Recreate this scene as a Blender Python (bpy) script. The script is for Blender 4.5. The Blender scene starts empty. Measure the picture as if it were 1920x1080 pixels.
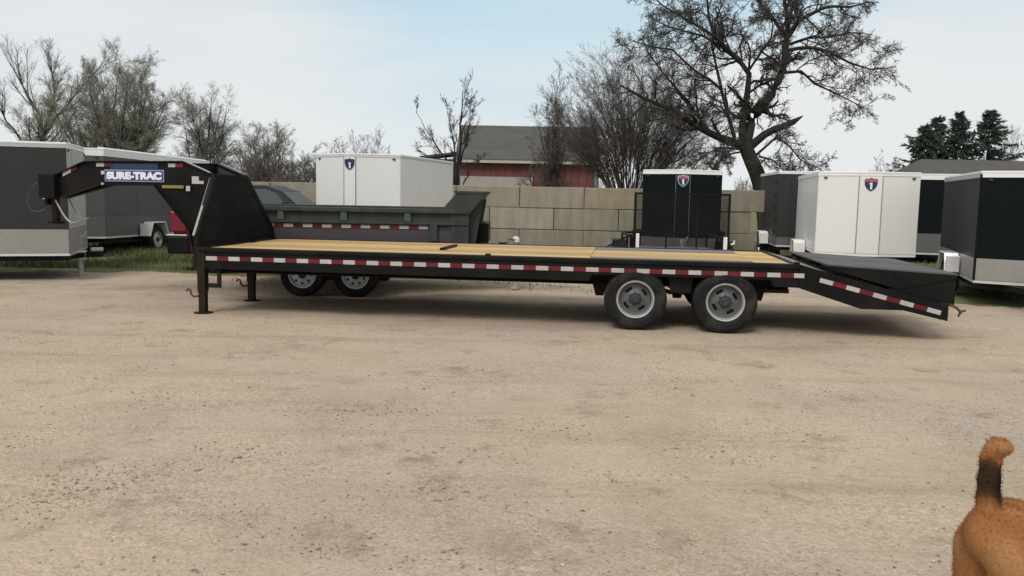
import bpy, bmesh, math, random
import numpy as np
from mathutils import Matrix, Vector

R = math.radians
scene = bpy.context.scene
COL = scene.collection

# ------------------------------------------------------------------ camera
cam_d = bpy.data.cameras.new('camera')
cam_d.sensor_width = 36.0
cam_d.lens = 36.0 * 1600.0 / 1920.0
cam_d.clip_end = 3000.0
cam_o = bpy.data.objects.new('camera', cam_d)
COL.objects.link(cam_o)
_p, _r = R(6.277), R(1.06)
_f = Vector((0, math.cos(_p), -math.sin(_p)))
_u0 = Vector((0, math.sin(_p), math.cos(_p)))
_x0 = Vector((1, 0, 0))
_x = _x0 * math.cos(_r) + _u0 * math.sin(_r)
_y = _u0 * math.cos(_r) - _x0 * math.sin(_r)
_m = Matrix((_x, _y, -_f)).transposed().to_4x4()
_m.translation = Vector((0, 0, 1.6))
cam_o.matrix_world = _m
scene.camera = cam_o

# ------------------------------------------------------------------ light
SUN_EL, SUN_AZ = R(48), R(203)          # azimuth clockwise from +Y: behind the camera, to its left
CLOUD = (7.0, 7.45, 7.75, 1)
w = bpy.data.worlds.new('World')
scene.world = w
w.use_nodes = True
nt = w.node_tree
nt.nodes.clear()
def wn(t, **k):
    n = nt.nodes.new(t)
    for a, b in k.items():
        setattr(n, a, b)
    return n
out = wn('ShaderNodeOutputWorld')
bg = wn('ShaderNodeBackground')
bg.inputs['Strength'].default_value = 0.1
sky = wn('ShaderNodeTexSky', sky_type='NISHITA', sun_disc=False)
sky.sun_elevation = SUN_EL
sky.sun_rotation = SUN_AZ
sky.air_density = 1.0
sky.dust_density = 1.5
sky.ozone_density = 1.5
tc = wn('ShaderNodeTexCoord')
sep = wn('ShaderNodeSeparateXYZ')
nt.links.new(tc.outputs['Generated'], sep.inputs[0])
# thin high cloud: noise over a plane far overhead
zadd = wn('ShaderNodeMath', operation='ADD'); zadd.inputs[1].default_value = 0.22
zmax = wn('ShaderNodeMath', operation='MAXIMUM'); zmax.inputs[1].default_value = 0.0
nt.links.new(sep.outputs['Z'], zmax.inputs[0]); nt.links.new(zmax.outputs[0], zadd.inputs[0])
dx = wn('ShaderNodeMath', operation='DIVIDE'); dy = wn('ShaderNodeMath', operation='DIVIDE')
nt.links.new(sep.outputs['X'], dx.inputs[0]); nt.links.new(zadd.outputs[0], dx.inputs[1])
nt.links.new(sep.outputs['Y'], dy.inputs[0]); nt.links.new(zadd.outputs[0], dy.inputs[1])
cmb = wn('ShaderNodeCombineXYZ')
nt.links.new(dx.outputs[0], cmb.inputs[0]); nt.links.new(dy.outputs[0], cmb.inputs[1])
cmap = wn('ShaderNodeMapping'); cmap.inputs['Location'].default_value = (5.3, 2.1, 0.0); cmap.inputs['Scale'].default_value = (0.75, 1.1, 1)
nt.links.new(cmb.outputs[0], cmap.inputs[0])
noi = wn('ShaderNodeTexNoise'); noi.inputs['Scale'].default_value = 0.62; noi.inputs['Detail'].default_value = 7; noi.inputs['Roughness'].default_value = 0.58
nt.links.new(cmap.outputs[0], noi.inputs['Vector'])
ramp = wn('ShaderNodeValToRGB')
ramp.color_ramp.elements[0].position = 0.40; ramp.color_ramp.elements[0].color = (0.80, 0.80, 0.80, 1)
ramp.color_ramp.elements[1].position = 0.60; ramp.color_ramp.elements[1].color = (1, 1, 1, 1)
nt.links.new(noi.outputs['Fac'], ramp.inputs[0])
# cloud tone
cr2 = wn('ShaderNodeValToRGB')
cr2.color_ramp.elements[0].position = 0.35; cr2.color_ramp.elements[0].color = (6.0, 6.35, 6.5, 1)
cr2.color_ramp.elements[1].position = 0.70; cr2.color_ramp.elements[1].color = (6.4, 6.4, 6.33, 1)
nt.links.new(noi.outputs['Fac'], cr2.inputs[0])
mx = wn('ShaderNodeMixRGB')
# a thinner gap in the cloud veil, straight ahead and a little up: more blue there
dotn = wn('ShaderNodeVectorMath', operation='DOT_PRODUCT'); dotn.inputs[1].default_value = (0.06, 0.95, 0.30)
nt.links.new(tc.outputs['Generated'], dotn.inputs[0])
nadd = wn('ShaderNodeMath', operation='MULTIPLY_ADD'); nadd.inputs[1].default_value = -0.16
nt.links.new(noi.outputs['Fac'], nadd.inputs[0]); nt.links.new(dotn.outputs['Value'], nadd.inputs[2])
gap = wn('ShaderNodeMapRange', interpolation_type='SMOOTHSTEP')
gap.inputs['From Min'].default_value = 0.855; gap.inputs['From Max'].default_value = 0.91; gap.inputs['To Min'].default_value = 1.0; gap.inputs['To Max'].default_value = 0.0
nt.links.new(nadd.outputs[0], gap.inputs['Value'])
blue = wn('ShaderNodeMixRGB'); blue.inputs[1].default_value = (4.55, 5.85, 6.5, 1)
nt.links.new(gap.outputs[0], blue.inputs[0]); nt.links.new(cr2.outputs[0], blue.inputs[2])
nt.links.new(ramp.outputs[0], mx.inputs[0]); nt.links.new(sky.outputs[0], mx.inputs[1]); nt.links.new(blue.outputs[0], mx.inputs[2])
# whiter towards the horizon
hz = wn('ShaderNodeMapRange', interpolation_type='SMOOTHSTEP'); hz.inputs['From Min'].default_value = 0.0; hz.inputs['From Max'].default_value = 0.22; hz.inputs['To Min'].default_value = 0.75; hz.inputs['To Max'].default_value = 0.0
nt.links.new(sep.outputs['Z'], hz.inputs['Value'])
mh = wn('ShaderNodeMixRGB'); mh.inputs[2].default_value = (6.2, 6.4, 6.45, 1)
nt.links.new(hz.outputs[0], mh.inputs[0]); nt.links.new(mx.outputs[0], mh.inputs[1])
nt.links.new(mh.outputs[0], bg.inputs['Color']); nt.links.new(bg.outputs[0], out.inputs['Surface'])

sun_d = bpy.data.lights.new('sun', 'SUN')
sun_d.energy = 1.45
sun_d.angle = R(24)
sun_d.color = (1.0, 0.955, 0.88)
sun_o = bpy.data.objects.new('sun', sun_d)
COL.objects.link(sun_o)
sdir = Vector((math.sin(SUN_AZ) * math.cos(SUN_EL), math.cos(SUN_AZ) * math.cos(SUN_EL), math.sin(SUN_EL)))
sun_o.rotation_euler = sdir.to_track_quat('Z', 'Y').to_euler()
sun_o.location = (-20, -20, 40)

vs = scene.view_settings
vs.view_transform = 'Standard'
vs.look = 'None'
vs.exposure = 0.38
vs.gamma = 1.0
vs.use_curve_mapping = False
scene.cycles.max_bounces = 6
scene.cycles.use_denoising = True

# ------------------------------------------------------------------ materials
def mat(name, col, rough=0.6, metal=0.0, var=0.12, vscale=6.0, bump=0.0, bscale=40.0, dirt=None, dirt_amt=0.0, spec=0.5, obj_var=0.0, coat=0.0, streak=0.0):
    """procedural paint / metal / rubber: base colour mottled by noise, optional dirt colour, fine bump"""
    m = bpy.data.materials.new(name); m.use_nodes = True
    t = m.node_tree; b = t.nodes['Principled BSDF']
    b.inputs['Roughness'].default_value = rough; b.inputs['Metallic'].default_value = metal
    b.inputs['Specular IOR Level'].default_value = spec
    b.inputs['Coat Weight'].default_value = coat
    co = t.nodes.new('ShaderNodeTexCoord')
    n = t.nodes.new('ShaderNodeTexNoise'); n.inputs['Scale'].default_value = vscale; n.inputs['Detail'].default_value = 5; n.inputs['Roughness'].default_value = .65
    t.links.new(co.outputs['Object'], n.inputs['Vector'])
    r = t.nodes.new('ShaderNodeValToRGB')
    c = Vector(col)
    r.color_ramp.elements[0].position = 0.3; r.color_ramp.elements[0].color = (*(c * (1 - var)), 1)
    r.color_ramp.elements[1].position = 0.7; r.color_ramp.elements[1].color = (*(c * (1 + var)), 1)
    t.links.new(n.outputs['Fac'], r.inputs[0])
    last = r.outputs[0]
    if obj_var:
        oi = t.nodes.new('ShaderNodeObjectInfo')
        mr = t.nodes.new('ShaderNodeMapRange'); mr.inputs['To Min'].default_value = 1 - obj_var; mr.inputs['To Max'].default_value = 1 + obj_var
        t.links.new(oi.outputs['Random'], mr.inputs['Value'])
        mu = t.nodes.new('ShaderNodeMixRGB'); mu.blend_type = 'MULTIPLY'; mu.inputs[0].default_value = 1
        t.links.new(last, mu.inputs[1]); t.links.new(mr.outputs[0], mu.inputs[2]); last = mu.outputs[0]
    if streak:
        smp = t.nodes.new('ShaderNodeMapping'); smp.inputs['Scale'].default_value = (2.2, 2.2, .35); t.links.new(co.outputs['Object'], smp.inputs[0])
        sn = t.nodes.new('ShaderNodeTexNoise'); sn.inputs['Scale'].default_value = 2.4; sn.inputs['Detail'].default_value = 6; t.links.new(smp.outputs[0], sn.inputs['Vector'])
        sr = t.nodes.new('ShaderNodeValToRGB'); sr.color_ramp.elements[0].position = .35; sr.color_ramp.elements[0].color = (1 - streak,) * 3 + (1,); sr.color_ramp.elements[1].position = .62
        t.links.new(sn.outputs['Fac'], sr.inputs[0])
        sm = t.nodes.new('ShaderNodeMixRGB'); sm.blend_type = 'MULTIPLY'; sm.inputs[0].default_value = 1
        t.links.new(last, sm.inputs[1]); t.links.new(sr.outputs[0], sm.inputs[2]); last = sm.outputs[0]
    if dirt:
        n2 = t.nodes.new('ShaderNodeTexNoise'); n2.inputs['Scale'].default_value = vscale * 0.45; n2.inputs['Detail'].default_value = 8
        t.links.new(co.outputs['Object'], n2.inputs['Vector'])
        r2 = t.nodes.new('ShaderNodeValToRGB'); r2.color_ramp.elements[0].position = 0.45; r2.color_ramp.elements[1].position = 0.75
        r2.color_ramp.elements[1].color = (dirt_amt,) * 3 + (1,)
        t.links.new(n2.outputs['Fac'], r2.inputs[0])
        mi = t.nodes.new('ShaderNodeMixRGB'); mi.inputs[2].default_value = (*dirt, 1)
        t.links.new(r2.outputs[0], mi.inputs[0]); t.links.new(last, mi.inputs[1]); last = mi.outputs[0]
    t.links.new(last, b.inputs['Base Color'])
    if bump:
        n3 = t.nodes.new('ShaderNodeTexNoise'); n3.inputs['Scale'].default_value = bscale; n3.inputs['Detail'].default_value = 4
        t.links.new(co.outputs['Object'], n3.inputs['Vector'])
        bp = t.nodes.new('ShaderNodeBump'); bp.inputs['Strength'].default_value = bump; bp.inputs['Distance'].default_value = 0.02
        t.links.new(n3.outputs['Fac'], bp.inputs['Height']); t.links.new(bp.outputs[0], b.inputs['Normal'])
    return m

def wood(name, c1, c2):
    m = bpy.data.materials.new(name); m.use_nodes = True
    t = m.node_tree; b = t.nodes['Principled BSDF']; b.inputs['Roughness'].default_value = 0.75
    co = t.nodes.new('ShaderNodeTexCoord'); mp = t.nodes.new('ShaderNodeMapping'); mp.inputs['Scale'].default_value = (0.7, 14, 14)
    oi = t.nodes.new('ShaderNodeObjectInfo')
    av = t.nodes.new('ShaderNodeVectorMath'); av.operation = 'ADD'
    ms = t.nodes.new('ShaderNodeVectorMath'); ms.operation = 'SCALE'; ms.inputs[0].default_value = (31, 17, 5)
    t.links.new(oi.outputs['Random'], ms.inputs['Scale'])
    t.links.new(co.outputs['Object'], av.inputs[0]); t.links.new(ms.outputs[0], av.inputs[1]); t.links.new(av.outputs[0], mp.inputs[0])
    n = t.nodes.new('ShaderNodeTexNoise'); n.inputs['Scale'].default_value = 1.6; n.inputs['Detail'].default_value = 6
    t.links.new(mp.outputs[0], n.inputs['Vector'])
    r = t.nodes.new('ShaderNodeValToRGB'); r.color_ramp.elements[0].position = .3; r.color_ramp.elements[1].position = .7
    r.color_ramp.elements[0].color = (*c1, 1); r.color_ramp.elements[1].color = (*c2, 1)
    t.links.new(n.outputs['Fac'], r.inputs[0])
    mr = t.nodes.new('ShaderNodeMapRange'); mr.inputs['To Min'].default_value = .68; mr.inputs['To Max'].default_value = 1.16
    t.links.new(oi.outputs['Random'], mr.inputs['Value'])
    mu = t.nodes.new('ShaderNodeMixRGB'); mu.blend_type = 'MULTIPLY'; mu.inputs[0].default_value = 1
    t.links.new(r.outputs[0], mu.inputs[1]); t.links.new(mr.outputs[0], mu.inputs[2])
    t.links.new(mu.outputs[0], b.inputs['Base Color'])
    return m

M = {}
M['black'] = mat('black_powder_coat', (.0075, .0078, .008), .45, 0, .2, 5, .05, 60, dirt=(.030, .024, .019), dirt_amt=.4, spec=.11)
M['brown_black'] = mat('dusty_black_steel', (.020, .0125, .009), .65, 0, .25, 9, .08, 50, dirt=(.055, .034, .023), dirt_amt=.4, spec=.15)
M['ramp_top'] = mat('dusty_grey_steel', (.085, .085, .087), .68, 0, .18, 4, .1, 30, dirt=(.12, .115, .11), dirt_amt=.5, spec=.3)
M['tail_steel'] = mat('worn_tail_deck', (.22, .19, .16), .6, .1, .25, 6, .1, 40)
M['rubber'] = mat('tyre_rubber', (.013, .013, .0135), .8, 0, .2, 12, .06, 80, dirt=(.075, .066, .055), dirt_amt=.45, spec=.2)
M['rim_grey'] = mat('grey_steel_wheel', (.10, .103, .107), .5, .15, .15, 10, .05, 60, dirt=(.16, .14, .12), dirt_amt=.3)
M['rim_lip'] = mat('bright_wheel_lip', (.42, .42, .43), .4, .35, .1, 10)
M['rim_white'] = mat('silver_painted_wheel', (.58, .60, .60), .42, .2, .1, 10)
M['hub'] = mat('dark_hub', (.045, .045, .047), .55, .2, .2, 20, spec=.3)
M['red'] = mat('red_reflective_tape', (.13, .010, .016), .45, 0, .12, 20, dirt=(.10, .03, .026), dirt_amt=.4, obj_var=.35, spec=.3)
M['white_tape'] = mat('white_reflective_tape', (.43, .41, .405), .45, 0, .08, 20, dirt=(.33, .29, .27), dirt_amt=.4, obj_var=.1)
M['wood'] = wood('treated_pine_plank', (.44, .28, .108), (.64, .435, .19))
M['wood_grey'] = wood('grey_tinted_plank', (.16, .145, .145), (.24, .215, .205))
M['white'] = mat('white_trailer_skin', (.74, .74, .72), .32, 0, .015, 1.2, .01, 8, spec=.4)
M['white_trim'] = mat('white_trim', (.80, .80, .79), .35, 0, .03, 3)
M['alu'] = mat('bare_aluminium', (.48, .48, .47), .45, .6, .12, 3, .1, 30)
M['alu_bright'] = mat('polished_aluminium', (.72, .72, .72), .35, .5, .06, 3)
M['charcoal'] = mat('charcoal_trailer_skin', (.032, .033, .035), .45, 0, .06, 2, spec=.22)
M['charcoal2'] = mat('grey_trailer_skin', (.095, .095, .094), .45, 0, .06, 2, spec=.25)
M['front_grey'] = mat('dull_front_panel', (.42, .42, .385), .5, .1, .1, 3)
M['blacksk'] = mat('black_trailer_skin', (.0045, .007, .0085), .5, 0, .08, 2, spec=.10)
M['stone'] = mat('stone_guard_plate', (.12, .123, .127), .5, .3, .12, 30, .2, 60)
M['stone_l'] = mat('light_stone_guard', (.30, .29, .27), .5, .3, .10, 25, .2, 60)
M['dump'] = mat('grey_green_dump_paint', (.044, .053, .05), .55, 0, .15, 3, .04, 30, dirt=(.075, .063, .058), dirt_amt=.35, spec=.2, streak=.25)
M['dump_rib'] = mat('green_dump_rib', (.035, .065, .052), .55, 0, .12, 4)
M['dump_low'] = mat('violet_grey_lower_panel', (.045, .036, .044), .6, 0, .15, 4)
M['concrete'] = mat('cast_concrete', (.30, .267, .21), .9, 0, .10, 3.2, .6, 26, dirt=(.235, .205, .155), dirt_amt=.5, obj_var=.04, spec=.2, streak=.18)
M['concrete_pale'] = mat('pale_concrete', (.325, .303, .24), .9, 0, .10, 3.5, .4, 22, dirt=(.27, .25, .185), dirt_amt=.5, spec=.2, streak=.2)
M['concrete_tan'] = mat('tan_concrete', (.315, .27, .195), .9, 0, .10, 3.5, .4, 22, dirt=(.26, .215, .14), dirt_amt=.5, spec=.2, streak=.2)
M['concrete_grn'] = mat('mossy_concrete', (.285, .262, .208), .9, 0, .10, 3.2, .6, 26, dirt=(.205, .192, .14), dirt_amt=.6, obj_var=.04, spec=.2, streak=.22)
M['barn_red'] = mat('barn_red_boards', (.14, .043, .04), .8, 0, .2, 2, dirt=(.12, .05, .045), dirt_amt=.4, obj_var=.08)
M['shingle'] = mat('grey_roof_shingles', (.075, .072, .066), .9, 0, .18, 1.5, .3, 20, obj_var=.08)
M['barn_white'] = mat('barn_block_base', (.36, .33, .30), .85, 0, .12, 2, obj_var=.08)
M['grey_board'] = mat('grey_gable_boards', (.11, .115, .11), .85, 0, .15, 2)
M['siding'] = mat('pale_siding', (.4, .39, .36), .8, 0, .08, 2)
M['bark'] = mat('dark_bark', (.024, .021, .017), .95, 0, .35, 9, .6, 30)
M['twig'] = mat('brown_twigs', (.075, .064, .058), .95, 0, .25, 3)
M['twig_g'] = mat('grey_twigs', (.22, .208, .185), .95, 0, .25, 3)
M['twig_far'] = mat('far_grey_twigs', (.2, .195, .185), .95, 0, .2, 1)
M['twig_red'] = mat('reddish_brush_twigs', (.115, .093, .079), .95, 0, .3, 3)
M['bud'] = mat('olive_buds', (.24, .235, .16), .9, 0, .3, 2)
M['needle'] = mat('spruce_needles', (.062, .084, .064), .9, 0, .4, 3)
M['weed'] = mat('dry_grass', (.15, .145, .06), .95, 0, .4, 2)
M['grass'] = mat('spring_grass', (.135, .15, .062), .95, 0, .4, 2)
M['glass'] = mat('tinted_glass', (.03, .042, .038), .35, 0, .1, 2, spec=.12)
M['suv'] = mat('dark_red_car_paint', (.04, .004, .008), .35, 0, .06, 2, spec=.25)
M['suv_roof'] = mat('charcoal_car_roof', (.020, .020, .021), .5, 0, .06, 2, spec=.12)
M['lamp_red'] = mat('red_lamp_lens', (.17, .005, .018), .35, 0, .1, 10)
M['amber'] = mat('amber_lens', (.5, .17, .02), .25, 0, .1, 10)
M['blue'] = mat('blue_sign_vinyl', (.028, .042, .16), .4, 0, .1, 10)
M['sign_border'] = mat('pale_blue_border', (.26, .30, .46), .4, 0, .08, 10)
M['letter'] = mat('white_lettering', (.72, .74, .80), .4, 0, .06, 10)
M['navy'] = mat('navy_emblem', (.012, .03, .075), .35, 0, .1, 10)
M['emb_red'] = mat('faded_red_emblem', (.36, .10, .15), .4, 0, .1, 10)
M['yellow'] = mat('yellow_warning_label', (.22, .19, .045), .45, 0, .1, 20)
M['chain'] = mat('galvanised_chain', (.30, .30, .29), .5, .5, .2, 30)
M['cable'] = mat('grey_cable', (.07, .07, .07), .6, 0, .1, 10)
M['jack_wh'] = mat('silver_jack_tube', (.46, .46, .45), .5, .3, .15, 20, dirt=(.12, .08, .05), dirt_amt=.8)
M['rust'] = mat('rusty_steel', (.10, .055, .03), .8, .1, .3, 15, .1, 40)
M['white_plastic'] = mat('white_plastic', (.74, .74, .73), .45, 0, .05, 5)
M['plug'] = mat('chrome_wheel', (.5, .5, .5), .25, .8, .1, 10)

# ------------------------------------------------------------------ mesh helpers
class MB:
    def __init__(s): s.v = []; s.f = []; s.mi = []; s.k = 0
    def add(s, vs, fs):
        o = len(s.v); s.v += [tuple(map(float, v)) for v in vs]
        for f in fs: s.f.append(tuple(i + o for i in f)); s.mi.append(s.k)
        return s
    def box(s, x0, y0, z0, x1, y1, z1):
        vs = [(x, y, z) for x in (x0, x1) for y in (y0, y1) for z in (z0, z1)]
        return s.add(vs, [(0, 1, 3, 2), (4, 6, 7, 5), (0, 4, 5, 1), (2, 3, 7, 6), (0, 2, 6, 4), (1, 5, 7, 3)])
    def prism(s, poly, fa, fb):
        """poly: 2-D points; fa, fb map a 2-D point to the two end faces"""
        n = len(poly); A = [fa(*p) for p in poly]; B = [fb(*p) for p in poly]
        fs = [tuple(range(n))[::-1], tuple(range(n, 2 * n))]
        fs += [(i, (i + 1) % n, n + (i + 1) % n, n + i) for i in range(n)]
        return s.add(A + B, fs)
    def beam(s, a, b, wd, ht, up=(0, 0, 1)):
        a = Vector(a); b = Vector(b); d = (b - a).normalized(); u = Vector(up)
        sd = d.cross(u)
        if sd.length < 1e-4: sd = d.cross(Vector((0, 1, 0)))
        sd.normalize(); u = sd.cross(d)
        sd *= wd / 2; u *= ht / 2
        vs = [p + i * sd + j * u for p in (a, b) for i, j in ((-1, -1), (1, -1), (1, 1), (-1, 1))]
        return s.add(vs, [(3, 2, 1, 0), (4, 5, 6, 7), (0, 1, 5, 4), (1, 2, 6, 5), (2, 3, 7, 6), (3, 0, 4, 7)])
    def tube(s, pts, r, n=8, cap=True):
        pts = [Vector(p) for p in pts]; m = len(pts)
        rr = r if isinstance(r, (list, tuple)) else [r] * m
        vs = []
        for i, p in enumerate(pts):
            d = (pts[min(i + 1, m - 1)] - pts[max(i - 1, 0)]).normalized()
            a = d.cross(Vector((.31, .17, .93)))
            if a.length < 1e-3: a = d.cross(Vector((1, 0, 0)))
            a.normalize(); b = d.cross(a)
            for k in range(n):
                t = 2 * math.pi * k / n
                vs.append(p + (a * math.cos(t) + b * math.sin(t)) * rr[i])
        fs = [(i * n + k, i * n + (k + 1) % n, (i + 1) * n + (k + 1) % n, (i + 1) * n + k) for i in range(m - 1) for k in range(n)]
        if cap: fs += [tuple(range(n))[::-1], tuple(range((m - 1) * n, m * n))]
        return s.add(vs, fs)
    def lathe(s, prof, n=32, axis='y', o=(0, 0, 0)):
        """prof: (radius, along axis)"""
        vs = []; m = len(prof)
        for r, h in prof:
            for k in range(n):
                t = 2 * math.pi * k / n; c, q = r * math.cos(t), r * math.sin(t)
                p = (c, h, q) if axis == 'y' else ((h, c, q) if axis == 'x' else (c, q, h))
                vs.append((p[0] + o[0], p[1] + o[1], p[2] + o[2]))
        fs = [(i * n + k, i * n + (k + 1) % n, (i + 1) * n + (k + 1) % n, (i + 1) * n + k) for i in range(m - 1) for k in range(n)]
        return s.add(vs, fs)
    def build(s, name, mats, parent=None, loc=None, rz=0, bev=0, smooth=False):
        me = bpy.data.meshes.new(name); me.from_pydata(s.v, [], s.f)
        if not isinstance(mats, (list, tuple)): mats = [mats]
        for m in mats: me.materials.append(m)
        if len(mats) > 1: me.polygons.foreach_set('material_index', s.mi)
        bm = bmesh.new(); bm.from_mesh(me); bmesh.ops.recalc_face_normals(bm, faces=bm.faces); bm.to_mesh(me); bm.free()
        if smooth:
            me.polygons.foreach_set('use_smooth', [True] * len(me.polygons))
            me.set_sharp_from_angle(angle=R(38))
        me.update()
        return link(name, me, parent, loc, rz, bev)

def link(name, me, parent=None, loc=None, rz=0, bev=0):
    o = bpy.data.objects.new(name, me); COL.objects.link(o)
    if parent: o.parent = parent
    if loc: o.location = loc
    if rz: o.rotation_euler = (0, 0, rz)
    if bev:
        b = o.modifiers.new('bevel', 'BEVEL'); b.width = bev; b.segments = 2; b.limit_method = 'ANGLE'; b.angle_limit = R(40)
    return o

def tag(o, label, cat, group=None, kind=None):
    if label: o['label'] = label
    if cat: o['category'] = cat
    if group: o['group'] = group
    if kind: o['kind'] = kind
    return o

def thing(name, label, cat, loc=(0, 0, 0), rz=0, group=None):
    o = bpy.data.objects.new(name, None); COL.objects.link(o); o.empty_display_size = .2
    o.location = loc; o.rotation_euler = (0, 0, rz)
    return tag(o, label, cat, group)

def dup_part(src, parent, loc=None, rot=None):
    c = src.copy(); COL.objects.link(c); c.parent = parent
    if loc is not None: c.location = loc
    if rot is not None: c.rotation_euler = rot
    for ch in src.children:
        d = ch.copy(); COL.objects.link(d); d.parent = c
    return c

def soup(name, V, F, m, parent=None, per=3, mi=None):
    """big mesh from numpy arrays, all faces with `per` corners"""
    me = bpy.data.meshes.new(name)
    V = np.ascontiguousarray(V, np.float32); F = np.ascontiguousarray(F, np.int32)
    me.vertices.add(len(V)); me.vertices.foreach_set('co', V.ravel())
    me.loops.add(F.size); me.loops.foreach_set('vertex_index', F.ravel())
    me.polygons.add(len(F)); me.polygons.foreach_set('loop_start', np.arange(0, F.size, per, dtype=np.int32))
    for q in (m if isinstance(m, (list, tuple)) else [m]): me.materials.append(q)
    if mi is not None: me.polygons.foreach_set('material_index', np.ascontiguousarray(mi, np.int32))
    me.update(calc_edges=True); me.validate()
    return link(name, me, parent)

def text_mesh(body, size, ext=0.003, bold=0.0, shear=0.0, sx=1.0):
    cu = bpy.data.curves.new('lettering', 'FONT'); cu.body = body; cu.size = size; cu.extrude = ext; cu.offset = bold; cu.shear = shear
    cu.align_x = 'CENTER'; cu.align_y = 'CENTER'
    o = bpy.data.objects.new('lettering', cu); COL.objects.link(o)
    dg = bpy.context.evaluated_depsgraph_get(); dg.update()
    me = bpy.data.meshes.new_from_object(o.evaluated_get(dg))
    bpy.data.objects.remove(o); bpy.data.curves.remove(cu)
    for v in me.vertices: v.co.x *= sx
    return me

def smooth01(t): return np.clip(t, 0, 1) ** 2 * (3 - 2 * np.clip(t, 0, 1))
def gz(x, y):
    x = np.asarray(x, float); y = np.asarray(y, float)
    z = .15 * smooth01((y - 15) / 5) * smooth01((-x - 5) / 2)
    z = z - .095 * np.exp(-((x + 2.9) / 1.6) ** 4 - ((y - 13.7) / .75) ** 4)
    return z
def gzf(x, y): return float(gz(x, y))

# ------------------------------------------------------------------ ground
def ground_material():
    m = bpy.data.materials.new('gravel_and_grass'); m.use_nodes = True
    t = m.node_tree; b = t.nodes['Principled BSDF']; b.inputs['Roughness'].default_value = .95; b.inputs['Specular IOR Level'].default_value = .2
    L = t.links.new
    co = t.nodes.new('ShaderNodeTexCoord')
    def noise(scale, detail=6, rough=.6, sc=(1, 1, 1), loc=(0, 0, 0), dist=0):
        mp = t.nodes.new('ShaderNodeMapping'); mp.inputs['Scale'].default_value = sc; mp.inputs['Location'].default_value = loc
        L(co.outputs['Object'], mp.inputs[0])
        n = t.nodes.new('ShaderNodeTexNoise'); n.inputs['Scale'].default_value = scale; n.inputs['Detail'].default_value = detail; n.inputs['Roughness'].default_value = rough; n.inputs['Distortion'].default_value = dist
        L(mp.outputs[0], n.inputs['Vector']); return n.outputs['Fac']
    def ramp(fac, stops):
        r = t.nodes.new('ShaderNodeValToRGB'); e = r.color_ramp.elements
        while len(e) < len(stops): e.new(.5)
        for k, (p, c) in enumerate(stops):
            e[k].position = p; e[k].color = (*c, 1) if isinstance(c, tuple) else (c, c, c, 1)
        L(fac, r.inputs[0]); return r.outputs[0]
    def mix(f, a, c, mode='MIX'):
        x = t.nodes.new('ShaderNodeMixRGB'); x.blend_type = mode
        for i, q in enumerate((f, a, c)):
            if isinstance(q, (int, float)): x.inputs[i].default_value = q
            elif isinstance(q, tuple): x.inputs[i].default_value = (*q, 1)
            else: L(q, x.inputs[i])
        return x.outputs[0]
    base = ramp(noise(.55, 7, .62), [(.3, (.405, .315, .232)), (.5, (.452, .356, .267)), (.72, (.485, .39, .298))])
    # pale dry / yellowish areas
    base = mix(ramp(noise(.28, 4, .5, loc=(3, 7, 0)), [(.42, 0.), (.62, .75)]), base, (.485, .388, .275))
    base = mix(ramp(noise(.33, 5, .55, loc=(11, 2, 0)), [(.45, 0.), (.64, .75)]), base, (.415, .343, .285))
    # long smears left by tyres, running along x
    base = mix(ramp(noise(1.0, 7, .7, sc=(.11, 1.7, 1), dist=.35), [(.53, 0.), (.68, .5)]), base, (.265, .215, .16))
    # damp earth spots
    base = mix(ramp(noise(1.6, 8, .72, loc=(4, 4, 0)), [(.55, 0.), (.69, .72)]), base, (.21, .165, .112))
    base = mix(ramp(noise(.8, 7, .7, loc=(6, 3, 0)), [(.50, 0.), (.66, .55)]), base, (.335, .265, .195))
    # grit
    vo = t.nodes.new('ShaderNodeTexVoronoi'); vo.inputs['Scale'].default_value = 42; L(co.outputs['Object'], vo.inputs['Vector'])
    grit = ramp(vo.outputs['Color'], [(.0, .82), (.5, 1.), (1., 1.14)])
    loose = ramp(noise(.7, 6, .65, loc=(2, 9, 0)), [(.40, .25), (.62, 1.)])
    base = mix(loose, base, grit, 'MULTIPLY')
    vo3 = t.nodes.new('ShaderNodeTexVoronoi'); vo3.inputs['Scale'].default_value = 85; L(co.outputs['Object'], vo3.inputs['Vector'])
    base = mix(loose, base, ramp(vo3.outputs['Color'], [(.0, .74), (.45, 1.), (1., 1.2)]), 'MULTIPLY')
    vo2 = t.nodes.new('ShaderNodeTexVoronoi'); vo2.inputs['Scale'].default_value = 17; vm = t.nodes.new('ShaderNodeMapping'); vm.inputs['Scale'].default_value = (.6, 1, 1); L(co.outputs['Object'], vm.inputs[0]); L(vm.outputs[0], vo2.inputs['Vector'])
    spots = ramp(vo2.outputs['Distance'], [(.10, 1.), (.22, 0.)])
    pick = ramp(vo2.outputs['Color'], [(.55, 0.), (.62, 1.)])
    clump = ramp(noise(.9, 5, .6, loc=(9, 1, 0)), [(.42, .08), (.62, .85)])
    sp = mix(1., mix(1., spots, pick, 'MULTIPLY'), clump, 'MULTIPLY')
    base = mix(sp, base, (.235, .185, .135))
    fine = ramp(noise(60, 3, .6), [(.25, .82), (.75, 1.16)])
    base = mix(.8, base, fine, 'MULTIPLY')
    # grass: beyond the wall everywhere, and a patch at the back left
    sx = t.nodes.new('ShaderNodeSeparateXYZ'); L(co.outputs['Object'], sx.inputs[0])
    def mth(op, a, c):
        x = t.nodes.new('ShaderNodeMath'); x.operation = op
        for i, q in enumerate((a, c)):
            if isinstance(q, (int, float)): x.inputs[i].default_value = q
            else: L(q, x.inputs[i])
        return x.outputs[0]
    wob = mth('MULTIPLY', noise(.7, 5, .65), 3.0)
    far = mth('GREATER_THAN', mth('ADD', sx.outputs['Y'], wob), 24.6)
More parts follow.
